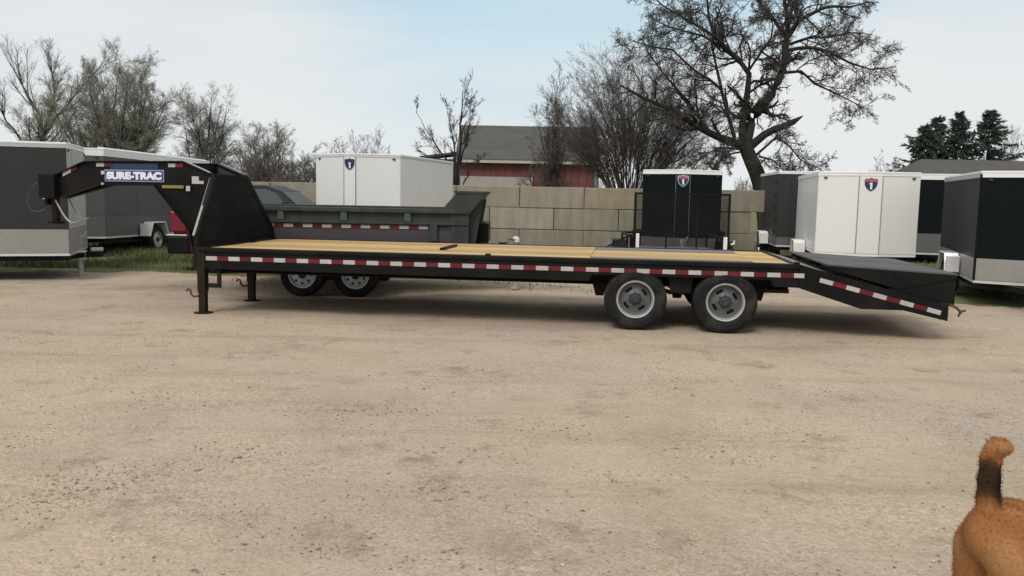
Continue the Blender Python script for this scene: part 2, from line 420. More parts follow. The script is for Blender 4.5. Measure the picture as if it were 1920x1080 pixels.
    left = mth('MULTIPLY', mth('GREATER_THAN', mth('ADD', sx.outputs['Y'], wob), 17.4), mth('LESS_THAN', mth('SUBTRACT', sx.outputs['X'], wob), -6.2))
    right = mth('MULTIPLY', mth('GREATER_THAN', mth('ADD', sx.outputs['Y'], wob), 14.6), mth('GREATER_THAN', mth('ADD', sx.outputs['X'], wob), 8.6))
    g = mth('MAXIMUM', mth('MAXIMUM', far, left), right)
    gc = ramp(noise(2.5, 6, .7), [(.3, (.11, .115, .05)), (.6, (.155, .165, .07)), (.8, (.23, .2, .11))])
    base = mix(g, base, gc)
    L(base, b.inputs['Base Color'])
    bp = t.nodes.new('ShaderNodeBump'); bp.inputs['Strength'].default_value = .55; bp.inputs['Distance'].default_value = .03
    hh = mth('ADD', mth('MULTIPLY', noise(3, 8, .75), 1.6), mth('MULTIPLY', noise(28, 4, .7), .5))
    hh = mth('SUBTRACT', hh, mth('MULTIPLY', vo.outputs['Distance'], .35))
    L(hh, bp.inputs['Height']); L(bp.outputs[0], b.inputs['Normal'])
    return m

def build_ground():
    rng = np.random.default_rng(5)
    xs = np.unique(np.concatenate([np.linspace(-900, -40, 14), np.linspace(-40, -12, 15), np.linspace(-12, 12, 161), np.linspace(12, 40, 15), np.linspace(40, 900, 14)]))
    ys = np.unique(np.concatenate([np.linspace(-60, 1, 12), np.linspace(1, 26, 168), np.linspace(26, 70, 12), np.linspace(70, 1500, 16)]))
    X, Y = np.meshgrid(xs, ys)
    Z = gz(X, Y)
    near = ((np.abs(X) < 11.9) & (Y > 1) & (Y < 25.5)).astype(float)
    bumps = .012 * np.sin(X * 1.3 + 1.7 * np.sin(Y * .9)) * np.cos(Y * 1.9 + X * .4) + .006 * np.sin(X * 4.1 + Y * 2.3) * np.sin(Y * 5.2)
    under = np.exp(-((Y - 10.9 + .13 * (X + 4)) / .35) ** 2)
    Z = Z + near * (1 - under) * bumps + near * rng.normal(0, .0012, X.shape)
    n, m = X.shape
    V = np.stack([X, Y, Z], -1).reshape(-1, 3)
    I = np.arange(n * m).reshape(n, m)
    F = np.stack([I[:-1, :-1], I[:-1, 1:], I[1:, 1:], I[1:, :-1]], -1).reshape(-1, 4)
    o = soup('ground', V, F, ground_material(), per=4)
    o.data.polygons.foreach_set('use_smooth', [True] * len(o.data.polygons))
    tag(o, 'pale beige gravel lot with tyre smears and grassy margins', 'ground', kind='structure')
build_ground()

# loose stones
def stone_material():
    m = bpy.data.materials.new('loose_stone'); m.use_nodes = True
    t = m.node_tree; b = t.nodes['Principled BSDF']; b.inputs['Roughness'].default_value = .95
    g = t.nodes.new('ShaderNodeNewGeometry'); r = t.nodes.new('ShaderNodeValToRGB'); e = r.color_ramp.elements
    e[0].position = 0; e[0].color = (.23, .18, .125, 1); e[1].position = 1; e[1].color = (.56, .47, .37, 1)
    for p, c in ((.25, (.31, .245, .18, 1)), (.45, (.40, .32, .24, 1)), (.85, (.46, .37, .285, 1))):
        x = e.new(p); x.color = c
    t.links.new(g.outputs['Random Per Island'], r.inputs[0]); t.links.new(r.outputs[0], b.inputs['Base Color'])
    return m
def build_stones():
    rng = np.random.default_rng(11)
    t = (1 + 5 ** .5) / 2
    ico = np.array([(-1, t, 0), (1, t, 0), (-1, -t, 0), (1, -t, 0), (0, -1, t), (0, 1, t), (0, -1, -t), (0, 1, -t), (t, 0, -1), (t, 0, 1), (-t, 0, -1), (-t, 0, 1)]) / 1.9
    fac = np.array([(0, 11, 5), (0, 5, 1), (0, 1, 7), (0, 7, 10), (0, 10, 11), (1, 5, 9), (5, 11, 4), (11, 10, 2), (10, 7, 6), (7, 1, 8), (3, 9, 4), (3, 4, 2), (3, 2, 6), (3, 6, 8), (3, 8, 9), (4, 9, 5), (2, 4, 11), (6, 2, 10), (8, 6, 7), (9, 8, 1)])
    N = 16000
    y = 2.2 + 11.5 * rng.random(N) ** 1.5
    x = rng.uniform(-1, 1, N) * (.68 * y + .4)
    # gather two thirds of them into drifts
    c = rng.random(N) < .62
    cy = 2.4 + 8 * rng.random(90) ** 1.3; cx = rng.uniform(-1, 1, 90) * (.62 * cy); cs = rng.uniform(.12, .7, 90)
    k = rng.integers(0, 90, N)
    x = np.where(c, cx[k] + rng.normal(0, 1, N) * cs[k] * 1.6, x); y = np.where(c, cy[k] + rng.normal(0, 1, N) * cs[k] * .7, y)
    s = .0028 + .0055 * rng.random(N) ** 4 + .010 * (rng.random(N) < .006) * rng.random(N)
    ok = (y > 1.9); x, y, s = x[ok], y[ok], s[ok]; N = len(x)
    sc = s[:, None] * rng.uniform(.6, 1.3, (N, 3)) * np.array([1.25, 1., .7])
    V = ico[None] * sc[:, None, :] * rng.uniform(.75, 1.2, (N, 12, 1))
    a = rng.uniform(0, 6.28, N); ca, sa = np.cos(a)[:, None], np.sin(a)[:, None]
    vx = V[..., 0] * ca - V[..., 1] * sa; vy = V[..., 0] * sa + V[..., 1] * ca
    bumps = .012 * np.sin(x * 1.3 + 1.7 * np.sin(y * .9)) * np.cos(y * 1.9 + x * .4)
    V = np.stack([vx + x[:, None], vy + y[:, None], V[..., 2] + (gz(x, y) + bumps + s * .28)[:, None]], -1)
    F = fac[None] + (np.arange(N) * 12)[:, None, None]
    o = soup('gravel', V.reshape(-1, 3), F.reshape(-1, 3), stone_material())
    tag(o, 'loose small stones scattered over the gravel lot', 'gravel', kind='stuff')
build_stones()

def build_clods():
    rng = np.random.default_rng(19)
    oc = np.array([(1, 0, 0), (-1, 0, 0), (0, 1, 0), (0, -1, 0), (0, 0, 1), (0, 0, -1)], float)
    fc = np.array([(0, 2, 4), (2, 1, 4), (1, 3, 4), (3, 0, 4), (2, 0, 5), (1, 2, 5), (3, 1, 5), (0, 3, 5)])
    P = []
    for x, y, sx, sy, n in [(-2.45, 4.36, .30, .12, 170), (-2.33, 4.45, .45, .14, 170), (-1.7, 4.7, .18, .05, 60), (-1.22, 6.2, .28, .10, 150), (-.95, 6.1, .18, .08, 60), (-.22, 4.45, .22, .10, 130), (.1, 4.4, .3, .12, 110),
                            (-.6, 3.7, .35, .12, 150), (1.3, 5.4, .4, .2, 90), (.3, 5.9, .4, .2, 80), (-1.35, 4.8, .3, .12, 90), (-.4, 5.0, .3, .15, 90), (1.2, 8.0, .5, .12, 60), (2.0, 7.2, .5, .15, 60), (-2.7, 6.6, .3, .12, 60), (-3.2, 6.2, .3, .15, 60), (0, 5.5, 3.5, 2.2, 500)]:
        P.append(np.stack([x + rng.normal(0, sx, n), y + rng.normal(0, sy, n), .0026 + .006 * rng.random(n) ** 3 + .005 * (rng.random(n) < .03)], -1))
    P = np.concatenate(P); P = P[(P[:, 1] > 2) & (rng.random(len(P)) < .6)]; N = len(P); s = P[:, 2]
    V = oc[None] * (s[:, None] * rng.uniform(.7, 1.5, (N, 3)) * np.array([1.4, 1.1, .6]))[:, None, :] * rng.uniform(.7, 1.2, (N, 6, 1))
    bumps = .012 * np.sin(P[:, 0] * 1.3 + 1.7 * np.sin(P[:, 1] * .9)) * np.cos(P[:, 1] * 1.9 + P[:, 0] * .4)
    V = V + np.stack([P[:, 0], P[:, 1], bumps + s * .3], -1)[:, None, :]
    F = fc[None] + (np.arange(N) * 6)[:, None, None]
    tag(soup('dirt_clods', V.reshape(-1, 3), F.reshape(-1, 3), mat('brown_earth', (.27, .218, .155), .95, 0, .3, 8, spec=.1)), 'dark brown crumbs of earth clustered on the gravel', 'dirt', kind='stuff')
build_clods()

def blades(name, spots, m, label, h=(.06, .16), seed=1):
    """spots: (x0, x1, y0, y1, count)"""
    rng = np.random.default_rng(seed); Vs = []
    for x0, x1, y0, y1, n in spots:
        x = rng.uniform(x0, x1, n); y = rng.uniform(y0, y1, n)
        keep = np.sin(x * 2.1 + np.sin(y * 1.3) * 2) + np.sin(y * 2.9 + x) + rng.normal(0, .7, n) > -.4
        x, y = x[keep], y[keep]; n = len(x)
        hh = rng.uniform(h[0], h[1], n); a = rng.uniform(0, 6.28, n); wd = rng.uniform(.006, .014, n)
        ln = rng.normal(0, .5, (n, 2)) * hh[:, None]
        z = gz(x, y)
        p0 = np.stack([x - np.cos(a) * wd, y - np.sin(a) * wd, z - .01], -1); p1 = np.stack([x + np.cos(a) * wd, y + np.sin(a) * wd, z - .01], -1)
        p2 = np.stack([x + ln[:, 0], y + ln[:, 1], z + hh], -1)
        Vs.append(np.stack([p0, p1, p2], 1).reshape(-1, 3))
    V = np.concatenate(Vs); F = np.arange(len(V)).reshape(-1, 3)
    tag(soup(name, V, F, m), label, 'grass', kind='stuff')
blades('grass', [(-11, -5.6, 16.3, 25, 30000), (8.5, 16, 12.9, 22, 14000), (-12, 13, 25.5, 33, 16000)], M['grass'], 'short green grass growing round the parked trailers and behind the wall', seed=2)
blades('weeds', [(-1.5, 4, 23.3, 24.1, 1500), (4.5, 8, 16, 22, 2200), (-5, 4.5, 14.0, 22, 2600), (2.8, 5.2, 25.2, 28, 3000)], M['weed'], 'dry straw coloured weeds along the concrete wall foot', h=(.02, .08), seed=3)

# ------------------------------------------------------------------ concrete block wall
def build_wall():
    rng = random.Random(4)
    t = thing('concrete_wall', 'low wall of big cast concrete blocks behind the parked trailers', 'wall', (.17, 24.4, 0), R(-5.1))
    BL, BH = 1.83, .61
    for row in range(3):
        off = -.85 if row == 1 else 0
        k0 = -5 if row != 1 else -4
        for k in range(k0, 4):
            x0 = k * BL + off
            m = M['concrete'] if row == 2 else M['concrete_grn']
            lab = None
            if row == 1 and k == 0: m, lab = M['concrete_pale'], 'paler cream block in the middle course'
            if row == 2 and k == 1: m, lab = M['concrete_tan'], 'sandy tan block in the top course'
            mb = MB(); py = rng.uniform(-.02, .02); dz = rng.uniform(-.006, .006)
            mb.box(x0 + .008, py, row * BH + .006 - (.1 if row == 0 else 0), x0 + BL - .008, py + .6, (row + 1) * BH - .006 + dz)
            o = mb.build('concrete_block', m, t, bev=.018)
            if lab: o['label'] = lab
build_wall()

# ------------------------------------------------------------------ barn and house
def build_barn():
    t = thing('barn', 'long red barn with a grey shingle roof beyond the wall', 'barn', (0, 60, 0))
    X0, X1, D, E, RZ = -3.7, 5.55, 7.5, 4.1, 6.42
    n = 18; wd = (X1 - X0) / n
    for k in range(n):
        x = X0 + k * wd
        z0 = 2.8 if x < 1.3 else 0
        MB().box(x + .012, 0, z0, x + wd - .012, .06 + .02 * (k % 2), E).build('wall_board', M['barn_red'], t)
    MB().box(X0, .1, 0, X1, D, E - .02).build('wall_core', M['barn_red'], t)
    MB().box(X0 - .05, -.12, 0, 1.3, .055, 2.79).build('white_base', M['barn_white'], t)
    # gable ends
    for x0, x1, nm in ((X1 + .005, X1 + .1, 'gable_wall'), (X0 - .1, X0 - .005, 'gable_wall')):
        MB().prism([(0.02, 0), (D, 0), (D, E), (D / 2, RZ - .12), (0.02, E)], lambda a, b: (x0, a, b), lambda a, b: (x1, a, b)).build(nm, M['grey_board'], t)
    s = (RZ - E) / (D / 2)
    for sg in (-1, 1):
        ya = -.45 if sg < 0 else D + .45
        za = E - .45 * s + .05
        MB().prism([(ya, za), (D / 2, RZ + .05), (D / 2, RZ + .17), (ya, za + .12)], lambda a, b: (X0 - .35, a, b), lambda a, b: (X1 + .45, a, b)).build('roof', M['shingle'], t)
    MB().box(X0 - .35, -.52, E - .38, X1 + .45, -.46, E - .2).build('fascia', M['siding'], t)
    MB().prism([(X0 - 3.0, 4.0), (X0 - .4, 4.35), (X0 - .4, 4.5), (X0 - 3.0, 4.15)], lambda a, b: (a, .8, b), lambda a, b: (a, 4.5, b)).build('lean_to_roof', M['shingle'], t)
    MB().box(X0 - 2.7, 1.0, 0, X0 - .11, 4.3, 3.98).build('lean_to_wall', M['bark'], t)
    MB().box(X1 + .12, -.2, 0, X1 + .35, 0, E - .4).build('corner_post', M['grey_board'], t)
build_barn()

def build_house():
    t = thing('house', 'low house with a dark grey hipped roof behind the black trailers', 'house', (32.9, 70, 0))
    W, D, E, RZ = 26, 9, 3.35, 5.25
    MB().box(.6, .6, 0, W - .6, D - .6, E).build('wall', M['siding'], t)
    v = [(0, 0, E), (W, 0, E), (W, D, E), (0, D, E), (2.2, D / 2, RZ), (W - 2.2, D / 2, RZ)]
    MB().add(v, [(0, 1, 5, 4), (1, 2, 5), (2, 3, 4, 5), (3, 0, 4), (3, 2, 1, 0)]).build('roof', M['shingle'], t)
    MB().box(-.05, -.12, E - .2, W + .05, -.01, E + .02).build('gutter', M['white_trim'], t)
    for x in (3, 8, 15, 20):
        f = MB().box(x, .5, 1.1, x + 1.6, .59, 2.5).build('window', M['white_trim'], t)
        MB().box(x + .1, .46, 1.2, x + 1.5, .495, 2.4).build('pane', M['glass'], f)
build_house()

# ------------------------------------------------------------------ trees
def tubes(pts, rad, k):
    N, m, _ = pts.shape
    T = np.gradient(pts, axis=1); T /= np.linalg.norm(T, axis=2, keepdims=True) + 1e-9
    ref = np.where(np.abs(T[..., 2:3]) > .9, np.array([1., 0, 0]), np.array([0, 0, 1.]))
    A = np.cross(T, ref); A /= np.linalg.norm(A, axis=2, keepdims=True) + 1e-9
    B = np.cross(T, A)
    th = np.arange(k) * 2 * np.pi / k
    V = pts[:, :, None, :] + rad[:, :, None, None] * (A[:, :, None, :] * np.cos(th)[None, None, :, None] + B[:, :, None, :] * np.sin(th)[None, None, :, None])
    I = np.arange(N * m * k).reshape(N, m, k); J = np.roll(I, -1, axis=2)
    F = np.stack([I[:, :-1], J[:, :-1], J[:, 1:], I[:, 1:]], -1).reshape(-1, 4)
    return V.reshape(-1, 3), F
def join(parts):
    V, F, o = [], [], 0
    for v, f in parts:
        V.append(v); F.append(f + o); o += len(v)
    return np.concatenate(V), np.concatenate(F)
def grow(rng, P, D, L, r0, n, wander, up, taper=.45):
    N = len(P); pts = np.empty((N, n + 1, 3)); pts[:, 0] = P; d = D.copy()
    for i in range(n):
        d = d + rng.normal(0, wander, (N, 3)); d[:, 2] += up
        d /= np.linalg.norm(d, axis=1, keepdims=True)
        pts[:, i + 1] = pts[:, i] + d * (L / n)[:, None]
    rad = r0[:, None] * np.linspace(1, taper, n + 1)[None]
    return pts, rad
def spawn(rng, pts, rad, m, tmin, ang, lr, rr, rmin, lmax=None, tip=.45):
    N, q, _ = pts.shape
    idx = np.repeat(np.arange(N), m); t = tmin + (1 - tmin) * rng.random(N * m)
    f = t * (q - 1); i = np.minimum(f.astype(int), q - 2); w_ = (f - i)[:, None]
    P = pts[idx, i] * (1 - w_) + pts[idx, i + 1] * w_
    T = pts[idx, i + 1] - pts[idx, i]; T /= np.linalg.norm(T, axis=1, keepdims=True) + 1e-9
    rnd = rng.normal(0, 1, (N * m, 3)); rnd -= T * (rnd * T).sum(1, keepdims=True); rnd /= np.linalg.norm(rnd, axis=1, keepdims=True) + 1e-9
    a = rng.uniform(ang[0], ang[1], N * m)[:, None]
    D = T * np.cos(a) + rnd * np.sin(a)
    plen = np.linalg.norm(np.diff(pts, axis=1), axis=2).sum(1)[idx]
    L = plen * lr * rng.uniform(.55, 1.15, N * m) * (1 - tip * t)
    if lmax: L = np.minimum(L, lmax * rng.uniform(.6, 1, N * m))
    pr = rad[idx, i] * (1 - w_[:, 0]) + rad[idx, i + 1] * w_[:, 0]
    r = np.maximum(pr * rr, rmin)
    return P, D, L, r
def resample(poly, n):
    p = np.array(poly, float); s = np.r_[0, np.cumsum(np.linalg.norm(np.diff(p, axis=0), axis=1))]
    u = np.linspace(0, s[-1], n)
    return np.stack([np.interp(u, s, p[:, k]) for k in range(3)], -1)

def finish_tree(name, label, loc, trunk, crown, mt, mc, rng, leaf=0, leaf_pts=None, leaf_size=.05, group=None, kind_m=None):
    t = thing(name, label, 'tree', loc, group=group)
    V, F = join(trunk); o = soup('trunk', V, F, mt, t, per=4); o.data.polygons.foreach_set('use_smooth', [True] * len(o.data.polygons))
    V, F = join(crown); soup('crown', V, F, mc, t, per=4)
    if leaf:
        q = leaf_pts.reshape(-1, 3); c = q[rng.integers(0, len(q), leaf)] + rng.normal(0, .03, (leaf, 3))
        a = rng.normal(0, leaf_size, (leaf, 3)); b_ = rng.normal(0, leaf_size * .7, (leaf, 3))
        V = np.stack([c, c + a, c + b_], 1).reshape(-1, 3)
        soup('budding_leaves', V, np.arange(len(V)).reshape(-1, 3), M['bud'], t)
    return t

def bare_tree(name, label, loc, stems, spec, mt, mc, seed, leaf=0, leaf_size=.05, group=None, thin=1.0):
    """stems: polylines with start / end radius; spec: list of (kids, tmin, (a0,a1), len ratio, radius ratio, wander, up, nseg)"""
    rng = np.random.default_rng(seed)
    n0 = 9
    pts = np.stack([resample(s[0], n0) for s in stems])
    pts[:, 1:-1] += rng.normal(0, .03, pts[:, 1:-1].shape)
    rad = np.stack([np.linspace(s[1], s[2], n0) for s in stems])
    trunk = [tubes(pts, rad, 7)]; crown = []
    for lv, (kids, tmin, ang, lr, rr, wander, up, nseg) in enumerate(spec):
        P, D, L, r = spawn(rng, pts, rad, kids, tmin, ang, lr, rr, .0075 * thin)
        pts, rad = grow(rng, P, D, L, r, nseg, wander, up)
        if lv == 0: trunk.append(tubes(pts, rad, 5))
        else: crown.append(tubes(pts, rad, 3 if lv < 2 else 3))
    return finish_tree(name, label, loc, trunk, crown, mt, mc, rng, leaf, pts, leaf_size, group)

def fan(rng, n, h, w, spread, r, lean=0, curve=.25, flat=.6):
    """n stems rising from one root in a vase of height h and width w"""
    S = []
    for k in range(n):
        a = rng.uniform(0, 6.28); f = rng.uniform(.15, 1) if n > 1 else .1
        ex = math.cos(a) * w / 2 * f + lean; ey = math.sin(a) * w / 2 * f * flat
        hh = h * (1 - .35 * f * f) * rng.uniform(.85, 1)
        bx, by = rng.normal(0, spread), rng.normal(0, spread * .6)
        p = []
        for i in range(6):
            q = i / 5; e = q ** (1 + curve)
            p.append((bx + (ex - bx) * e, by + (ey - by) * e, -.1 + (hh + .1) * q))
        S.append((p, r * rng.uniform(.6, 1), r * .12))
    return S

BIG = [([(.42, 0, -.15), (.3, 0, .9), (0.08, 0.0, 1.98), (-0.17, 0.0, 2.63), (-0.44, 0.0, 3.15), (-0.68, 0.0, 3.67)], 0.38, 0.25),
    ([(-0.6, 0.0, 3.45), (-0.43, 0.1, 4.33), (-0.11, 0.2, 4.86), (0.42, 0.3, 5.53), (0.73, 0.4, 6.32), (0.86, 0.5, 6.99), (0.9, 0.6, 7.68)], 0.2, 0.11),
    ([(0.9, 0.6, 7.68), (0.64, 0.38, 7.73), (0.17, 0.16, 8.26), (-0.37, -0.06, 8.7), (-0.71, -0.28, 9.08), (-0.95, -0.5, 9.46)], 0.08, 0.025),
    ([(0.91, 0.6, 7.68), (0.94, 0.9, 8.48), (0.89, 1.2, 9.32), (1.08, 1.5, 10.05)], 0.085, 0.02),
    ([(0.96, 0.6, 7.62), (1.2, 0.32, 8.12), (1.55, 0.04, 8.32), (2.02, -0.24, 8.55), (2.81, -0.52, 8.48), (3.33, -0.8, 8.61)], 0.1, 0.02),
    ([(0.89, 0.5, 7.08), (1.4, 0.16, 7.17), (2.07, -0.18, 7.03), (2.81, -0.52, 6.55), (3.45, -0.86, 6.26), (4.19, -1.2, 6.29)], 0.075, 0.015),
    ([(0.75, 0.4, 6.26), (1.54, 0.64, 6.37), (2.11, 0.88, 5.96), (2.96, 1.12, 5.67), (3.61, 1.36, 5.44), (4.26, 1.6, 5.21)], 0.06, 0.015),
    ([(0.92, 0.6, 7.3), (1.97, 0.95, 7.7), (2.56, 1.3, 7.71), (3.7, 1.65, 8.02), (4.66, 2.0, 8.0)], 0.06, 0.015),
    ([(0.91, 0.6, 7.65), (0.97, 0.47, 8.52), (1.28, 0.33, 9.13), (1.73, 0.2, 9.62)], 0.07, 0.02),
    ([(-0.7, 0.0, 3.5), (-0.81, -0.1, 4.3), (-0.69, -0.2, 5.2), (-0.67, -0.3, 6.2), (-1.14, -0.4, 6.62), (-1.89, -0.5, 7.09), (-2.27, -0.6, 7.81), (-2.39, -0.7, 8.59), (-2.63, -0.8, 9.23)], 0.15, 0.025),
    ([(-0.67, -0.3, 6.26), (-0.46, -0.72, 6.71), (-0.18, -1.15, 7.25), (-0.27, -1.57, 7.72), (-0.77, -2.0, 7.98)], 0.045, 0.015),
    ([(-1.33, -0.5, 6.73), (-2.04, -0.84, 7.28), (-2.76, -1.18, 7.57), (-3.59, -1.52, 7.91), (-4.28, -1.86, 8.18), (-4.77, -2.2, 8.57)], 0.07, 0.015),
    ([(-1.65, -0.6, 6.92), (-2.33, 0.2, 7.52), (-3.24, 1.0, 7.91), (-4.14, 1.8, 8.44)], 0.055, 0.012),
    ([(-0.6, 0.0, 3.5), (-1.87, -0.2, 3.89), (-2.72, -0.4, 4.31), (-3.42, -0.6, 4.72), (-4.43, -0.8, 5.06), (-5.42, -1.0, 5.52)], 0.17, 0.03),
    ([(-1.02, 0.0, 3.8), (-1.72, -0.32, 5.67), (-2.84, -0.64, 6.18), (-3.57, -0.96, 6.8), (-4.56, -1.28, 6.85), (-5.36, -1.6, 7.08)], 0.08, 0.012),
    ([(-1.7, -0.4, 5.6), (-1.8, 0.0, 6.35), (-1.95, 0.4, 7.31), (-1.7, 0.8, 8.29), (-1.25, 1.2, 9.29)], 0.06, 0.015),
    ([(-2.03, -0.3, 4.01), (-2.8, 0.33, 5.21), (-3.66, 0.95, 6.32), (-4.06, 1.57, 7.07), (-4.27, 2.2, 7.85)], 0.07, 0.012),
    ([(-0.18, 0.0, 3.22), (0.43, -0.38, 3.86), (0.85, -0.75, 3.46), (1.07, -1.12, 3.0), (1.72, -1.5, 2.69)], 0.05, 0.012),
    ([(-0.08, 0.0, 3.16), (0.27, -0.6, 3.01), (0.49, -1.2, 2.61), (0.69, -1.8, 2.41)], 0.04, 0.012),
    ([(-0.69, 0.0, 3.41), (-1.77, -0.67, 3.42), (-2.48, -1.33, 3.05), (-2.98, -2.0, 2.59)], 0.05, 0.012),
    ([(-0.62, 0.0, 3.34), (-1.15, 0.5, 3.23), (-1.48, 1.0, 2.77), (-1.56, 1.5, 2.51)], 0.04, 0.012)]
def build_big_tree():
    rng = np.random.default_rng(21)
    n0 = 11
    pts = np.stack([resample(s[0], n0) for s in BIG]); rad = np.stack([np.linspace(s[1], s[2], n0) for s in BIG])
    trunk = [tubes(pts, rad, 8)]
    # broken limb with a blunt end
    bp_ = np.stack([resample([(-0.5, 0.0, 3.45), (0.13, -0.23, 4.05), (0.83, -0.47, 4.31), (1.2, -0.7, 4.58), (1.22, -.71, 4.59)], 7)]); br_ = np.array([[.16, .15, .14, .13, .12, .11, .02]])
    trunk.append(tubes(bp_, br_, 8))
    crown = []
    a, b_ = pts[1:], rad[1:]
    P, D, L, r = spawn(rng, a, b_, 17, .13, (.5, 1.25), .45, .5, .012, 2.0)
    p1, r1 = grow(rng, P, D, L, r, 6, .22, -.01); trunk.append(tubes(p1, r1, 5))
    P, D, L, r = spawn(rng, p1, r1, 9, .12, (.4, 1.2), .6, .55, .009, 1.05)
    p2, r2 = grow(rng, P, D, L, r, 5, .25, .0); crown.append(tubes(p2, r2, 3))
    P, D, L, r = spawn(rng, p2, r2, 7, .1, (.4, 1.2), .6, .65, .0072, .55)
    p3, r3 = grow(rng, P, D, L, r, 3, .28, .02); crown.append(tubes(p3, r3, 3))
    P, D, L, r = spawn(rng, p3, r3, 2, .3, (.4, 1.1), .65, .75, .0062, .28)
    p4, r4 = grow(rng, P, D, L, r, 2, .3, .03); crown.append(tubes(p4, r4, 3))
    # buds along the twigs
    q = p4.reshape(-1, 3); q = q[rng.integers(0, len(q), 20000)]
    e = rng.normal(0, .016, (len(q), 2, 3))
    Vb = np.concatenate([q[:, None], q[:, None] + e], 1).reshape(-1, 3); Vb = np.repeat(Vb, 1, 0)
    t = finish_tree('bare_tree', 'huge dark leafless tree with a leaning trunk and a snapped off limb', (9.15, 32, 0), trunk, crown, M['bark'], M['twig'], rng)
    soup('bud', Vb, np.arange(len(Vb)).reshape(-1, 3), M['twig'], t)['kind'] = 'stuff'
build_big_tree()

VASE = [(11, .2, (.25, .75), .5, .5, .13, .05, 5), (9, .12, (.3, .85), .6, .6, .16, .05, 4), (7, .12, (.3, .9), .65, .7, .2, .05, 3)]
r_ = np.random.default_rng(3)
bare_tree('bare_tree', 'tall leafless tree with a leaning forked trunk above the charcoal trailer', (-25.9, 45, 0),
    [([(.3, 0, -.1), (.9, 0, 3.2), (1.5, 0, 4.6), (.6, .2, 6.2), (-.4, .3, 7.9)], .15, .02), ([(1.4, 0, 4.4), (1.9, .3, 6.2), (1.6, .3, 8.4)], .085, .012), ([(1.3, 0, 4.2), (3.0, .3, 6.4), (4.4, .4, 8.0)], .085, .012), ([(.8, 0, 2.8), (-.8, .2, 5.2), (-2.0, .2, 7.0)], .075, .012), ([(2.2, .4, -.1), (3.3, .4, 3.4), (4.4, .4, 5.2), (5.2, .5, 6.3)], .075, .012)],
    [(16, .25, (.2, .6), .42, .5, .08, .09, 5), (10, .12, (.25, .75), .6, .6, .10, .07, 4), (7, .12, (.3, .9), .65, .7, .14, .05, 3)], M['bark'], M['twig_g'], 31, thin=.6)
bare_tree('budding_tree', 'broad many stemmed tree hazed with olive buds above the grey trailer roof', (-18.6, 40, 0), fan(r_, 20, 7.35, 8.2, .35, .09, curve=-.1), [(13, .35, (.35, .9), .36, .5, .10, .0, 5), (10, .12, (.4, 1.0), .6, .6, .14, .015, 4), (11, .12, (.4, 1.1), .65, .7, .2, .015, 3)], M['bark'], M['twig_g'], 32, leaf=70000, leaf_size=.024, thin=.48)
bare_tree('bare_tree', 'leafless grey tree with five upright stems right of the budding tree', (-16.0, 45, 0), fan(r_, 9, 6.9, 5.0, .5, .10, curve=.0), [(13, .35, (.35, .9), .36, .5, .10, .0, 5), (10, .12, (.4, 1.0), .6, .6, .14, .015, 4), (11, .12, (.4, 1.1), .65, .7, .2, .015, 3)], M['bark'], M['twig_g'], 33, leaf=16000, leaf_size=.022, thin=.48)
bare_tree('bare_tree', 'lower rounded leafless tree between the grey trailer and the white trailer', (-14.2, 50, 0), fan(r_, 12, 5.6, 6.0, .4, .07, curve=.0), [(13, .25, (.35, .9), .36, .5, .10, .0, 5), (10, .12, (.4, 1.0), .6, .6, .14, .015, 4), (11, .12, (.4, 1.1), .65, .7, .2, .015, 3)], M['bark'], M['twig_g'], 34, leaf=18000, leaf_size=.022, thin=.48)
bare_tree('bare_tree', 'slim leafless tree in front of the left end of the red barn', (-2.65, 40, 0),
    [([(.05, 0, -.1), (.02, 0, 2), (.1, 0, 4), (.2, .1, 6.3)], .13, .015), ([(.05, 0, 2.2), (-.7, 0, 3.4), (-1.3, 0, 4.2), (-1.95, 0, 5.3)], .045, .008), ([(.05, 0, 1.6), (-.9, .1, 3.1), (-2.0, .1, 3.7)], .04, .008), ([(.05, 0, 2.6), (.5, .1, 4.4), (.6, .1, 5.8)], .05, .008), ([(.05, 0, 2.4), (-.3, .1, 4.2), (-.5, .1, 5.7)], .05, .008), ([(.05, 0, 1.5), (.6, .1, 2.6), (1.1, .1, 3.2)], .04, .008)],
    [(11, .2, (.25, .8), .36, .5, .13, .06, 5), (8, .12, (.3, .8), .5, .6, .16, .06, 4), (6, .15, (.3, .9), .6, .7, .2, .05, 3)], M['bark'], M['twig'], 35)
bare_tree('bare_tree', 'narrow upright leafless tree in front of the right half of the red barn', (1.75, 38, 0), fan(r_, 11, 6.3, 2.1, .12, .045, curve=.1), [(9, .25, (.2, .6), .36, .5, .13, .06, 5), (7, .12, (.3, .8), .55, .6, .16, .06, 4), (4, .12, (.3, .9), .65, .7, .2, .05, 3)], M['bark'], M['twig'], 36)
bare_tree('bare_shrub', 'bushy leafless shrub spreading in front of the barn wall', (1.6, 36.5, 0), fan(r_, 10, 3.3, 3.0, .2, .03, curve=-.1), [(8, .25, (.2, .7), .4, .5, .13, .04, 5), (6, .12, (.3, .8), .55, .6, .16, .04, 4), (4, .12, (.3, .9), .65, .7, .2, .04, 3)], M['bark'], M['twig_red'], 37)
def arch(rng, n, h, w, r):
    S = []
    for k in range(n):
        a = rng.uniform(-1.05, 1.2); g = rng.uniform(-1, 1); sc = rng.uniform(.72, 1)
        ex = w / 2 * math.sin(a) * sc; ez = max(1.6, h * math.cos(a) ** .75 * sc); cx, cz = ex * .30, ez * .62 + .5
        p = [(2 * (1 - q) * q * cx + q * q * ex + .2 * math.sin(a) * (1 - q), g * 1.5 * q, -.1 * (1 - q) ** 2 + 2 * (1 - q) * q * cz + q * q * ez) for q in np.linspace(0, 1, 8)]
        S.append((p, r * rng.uniform(.5, 1), r * .15))
    return S
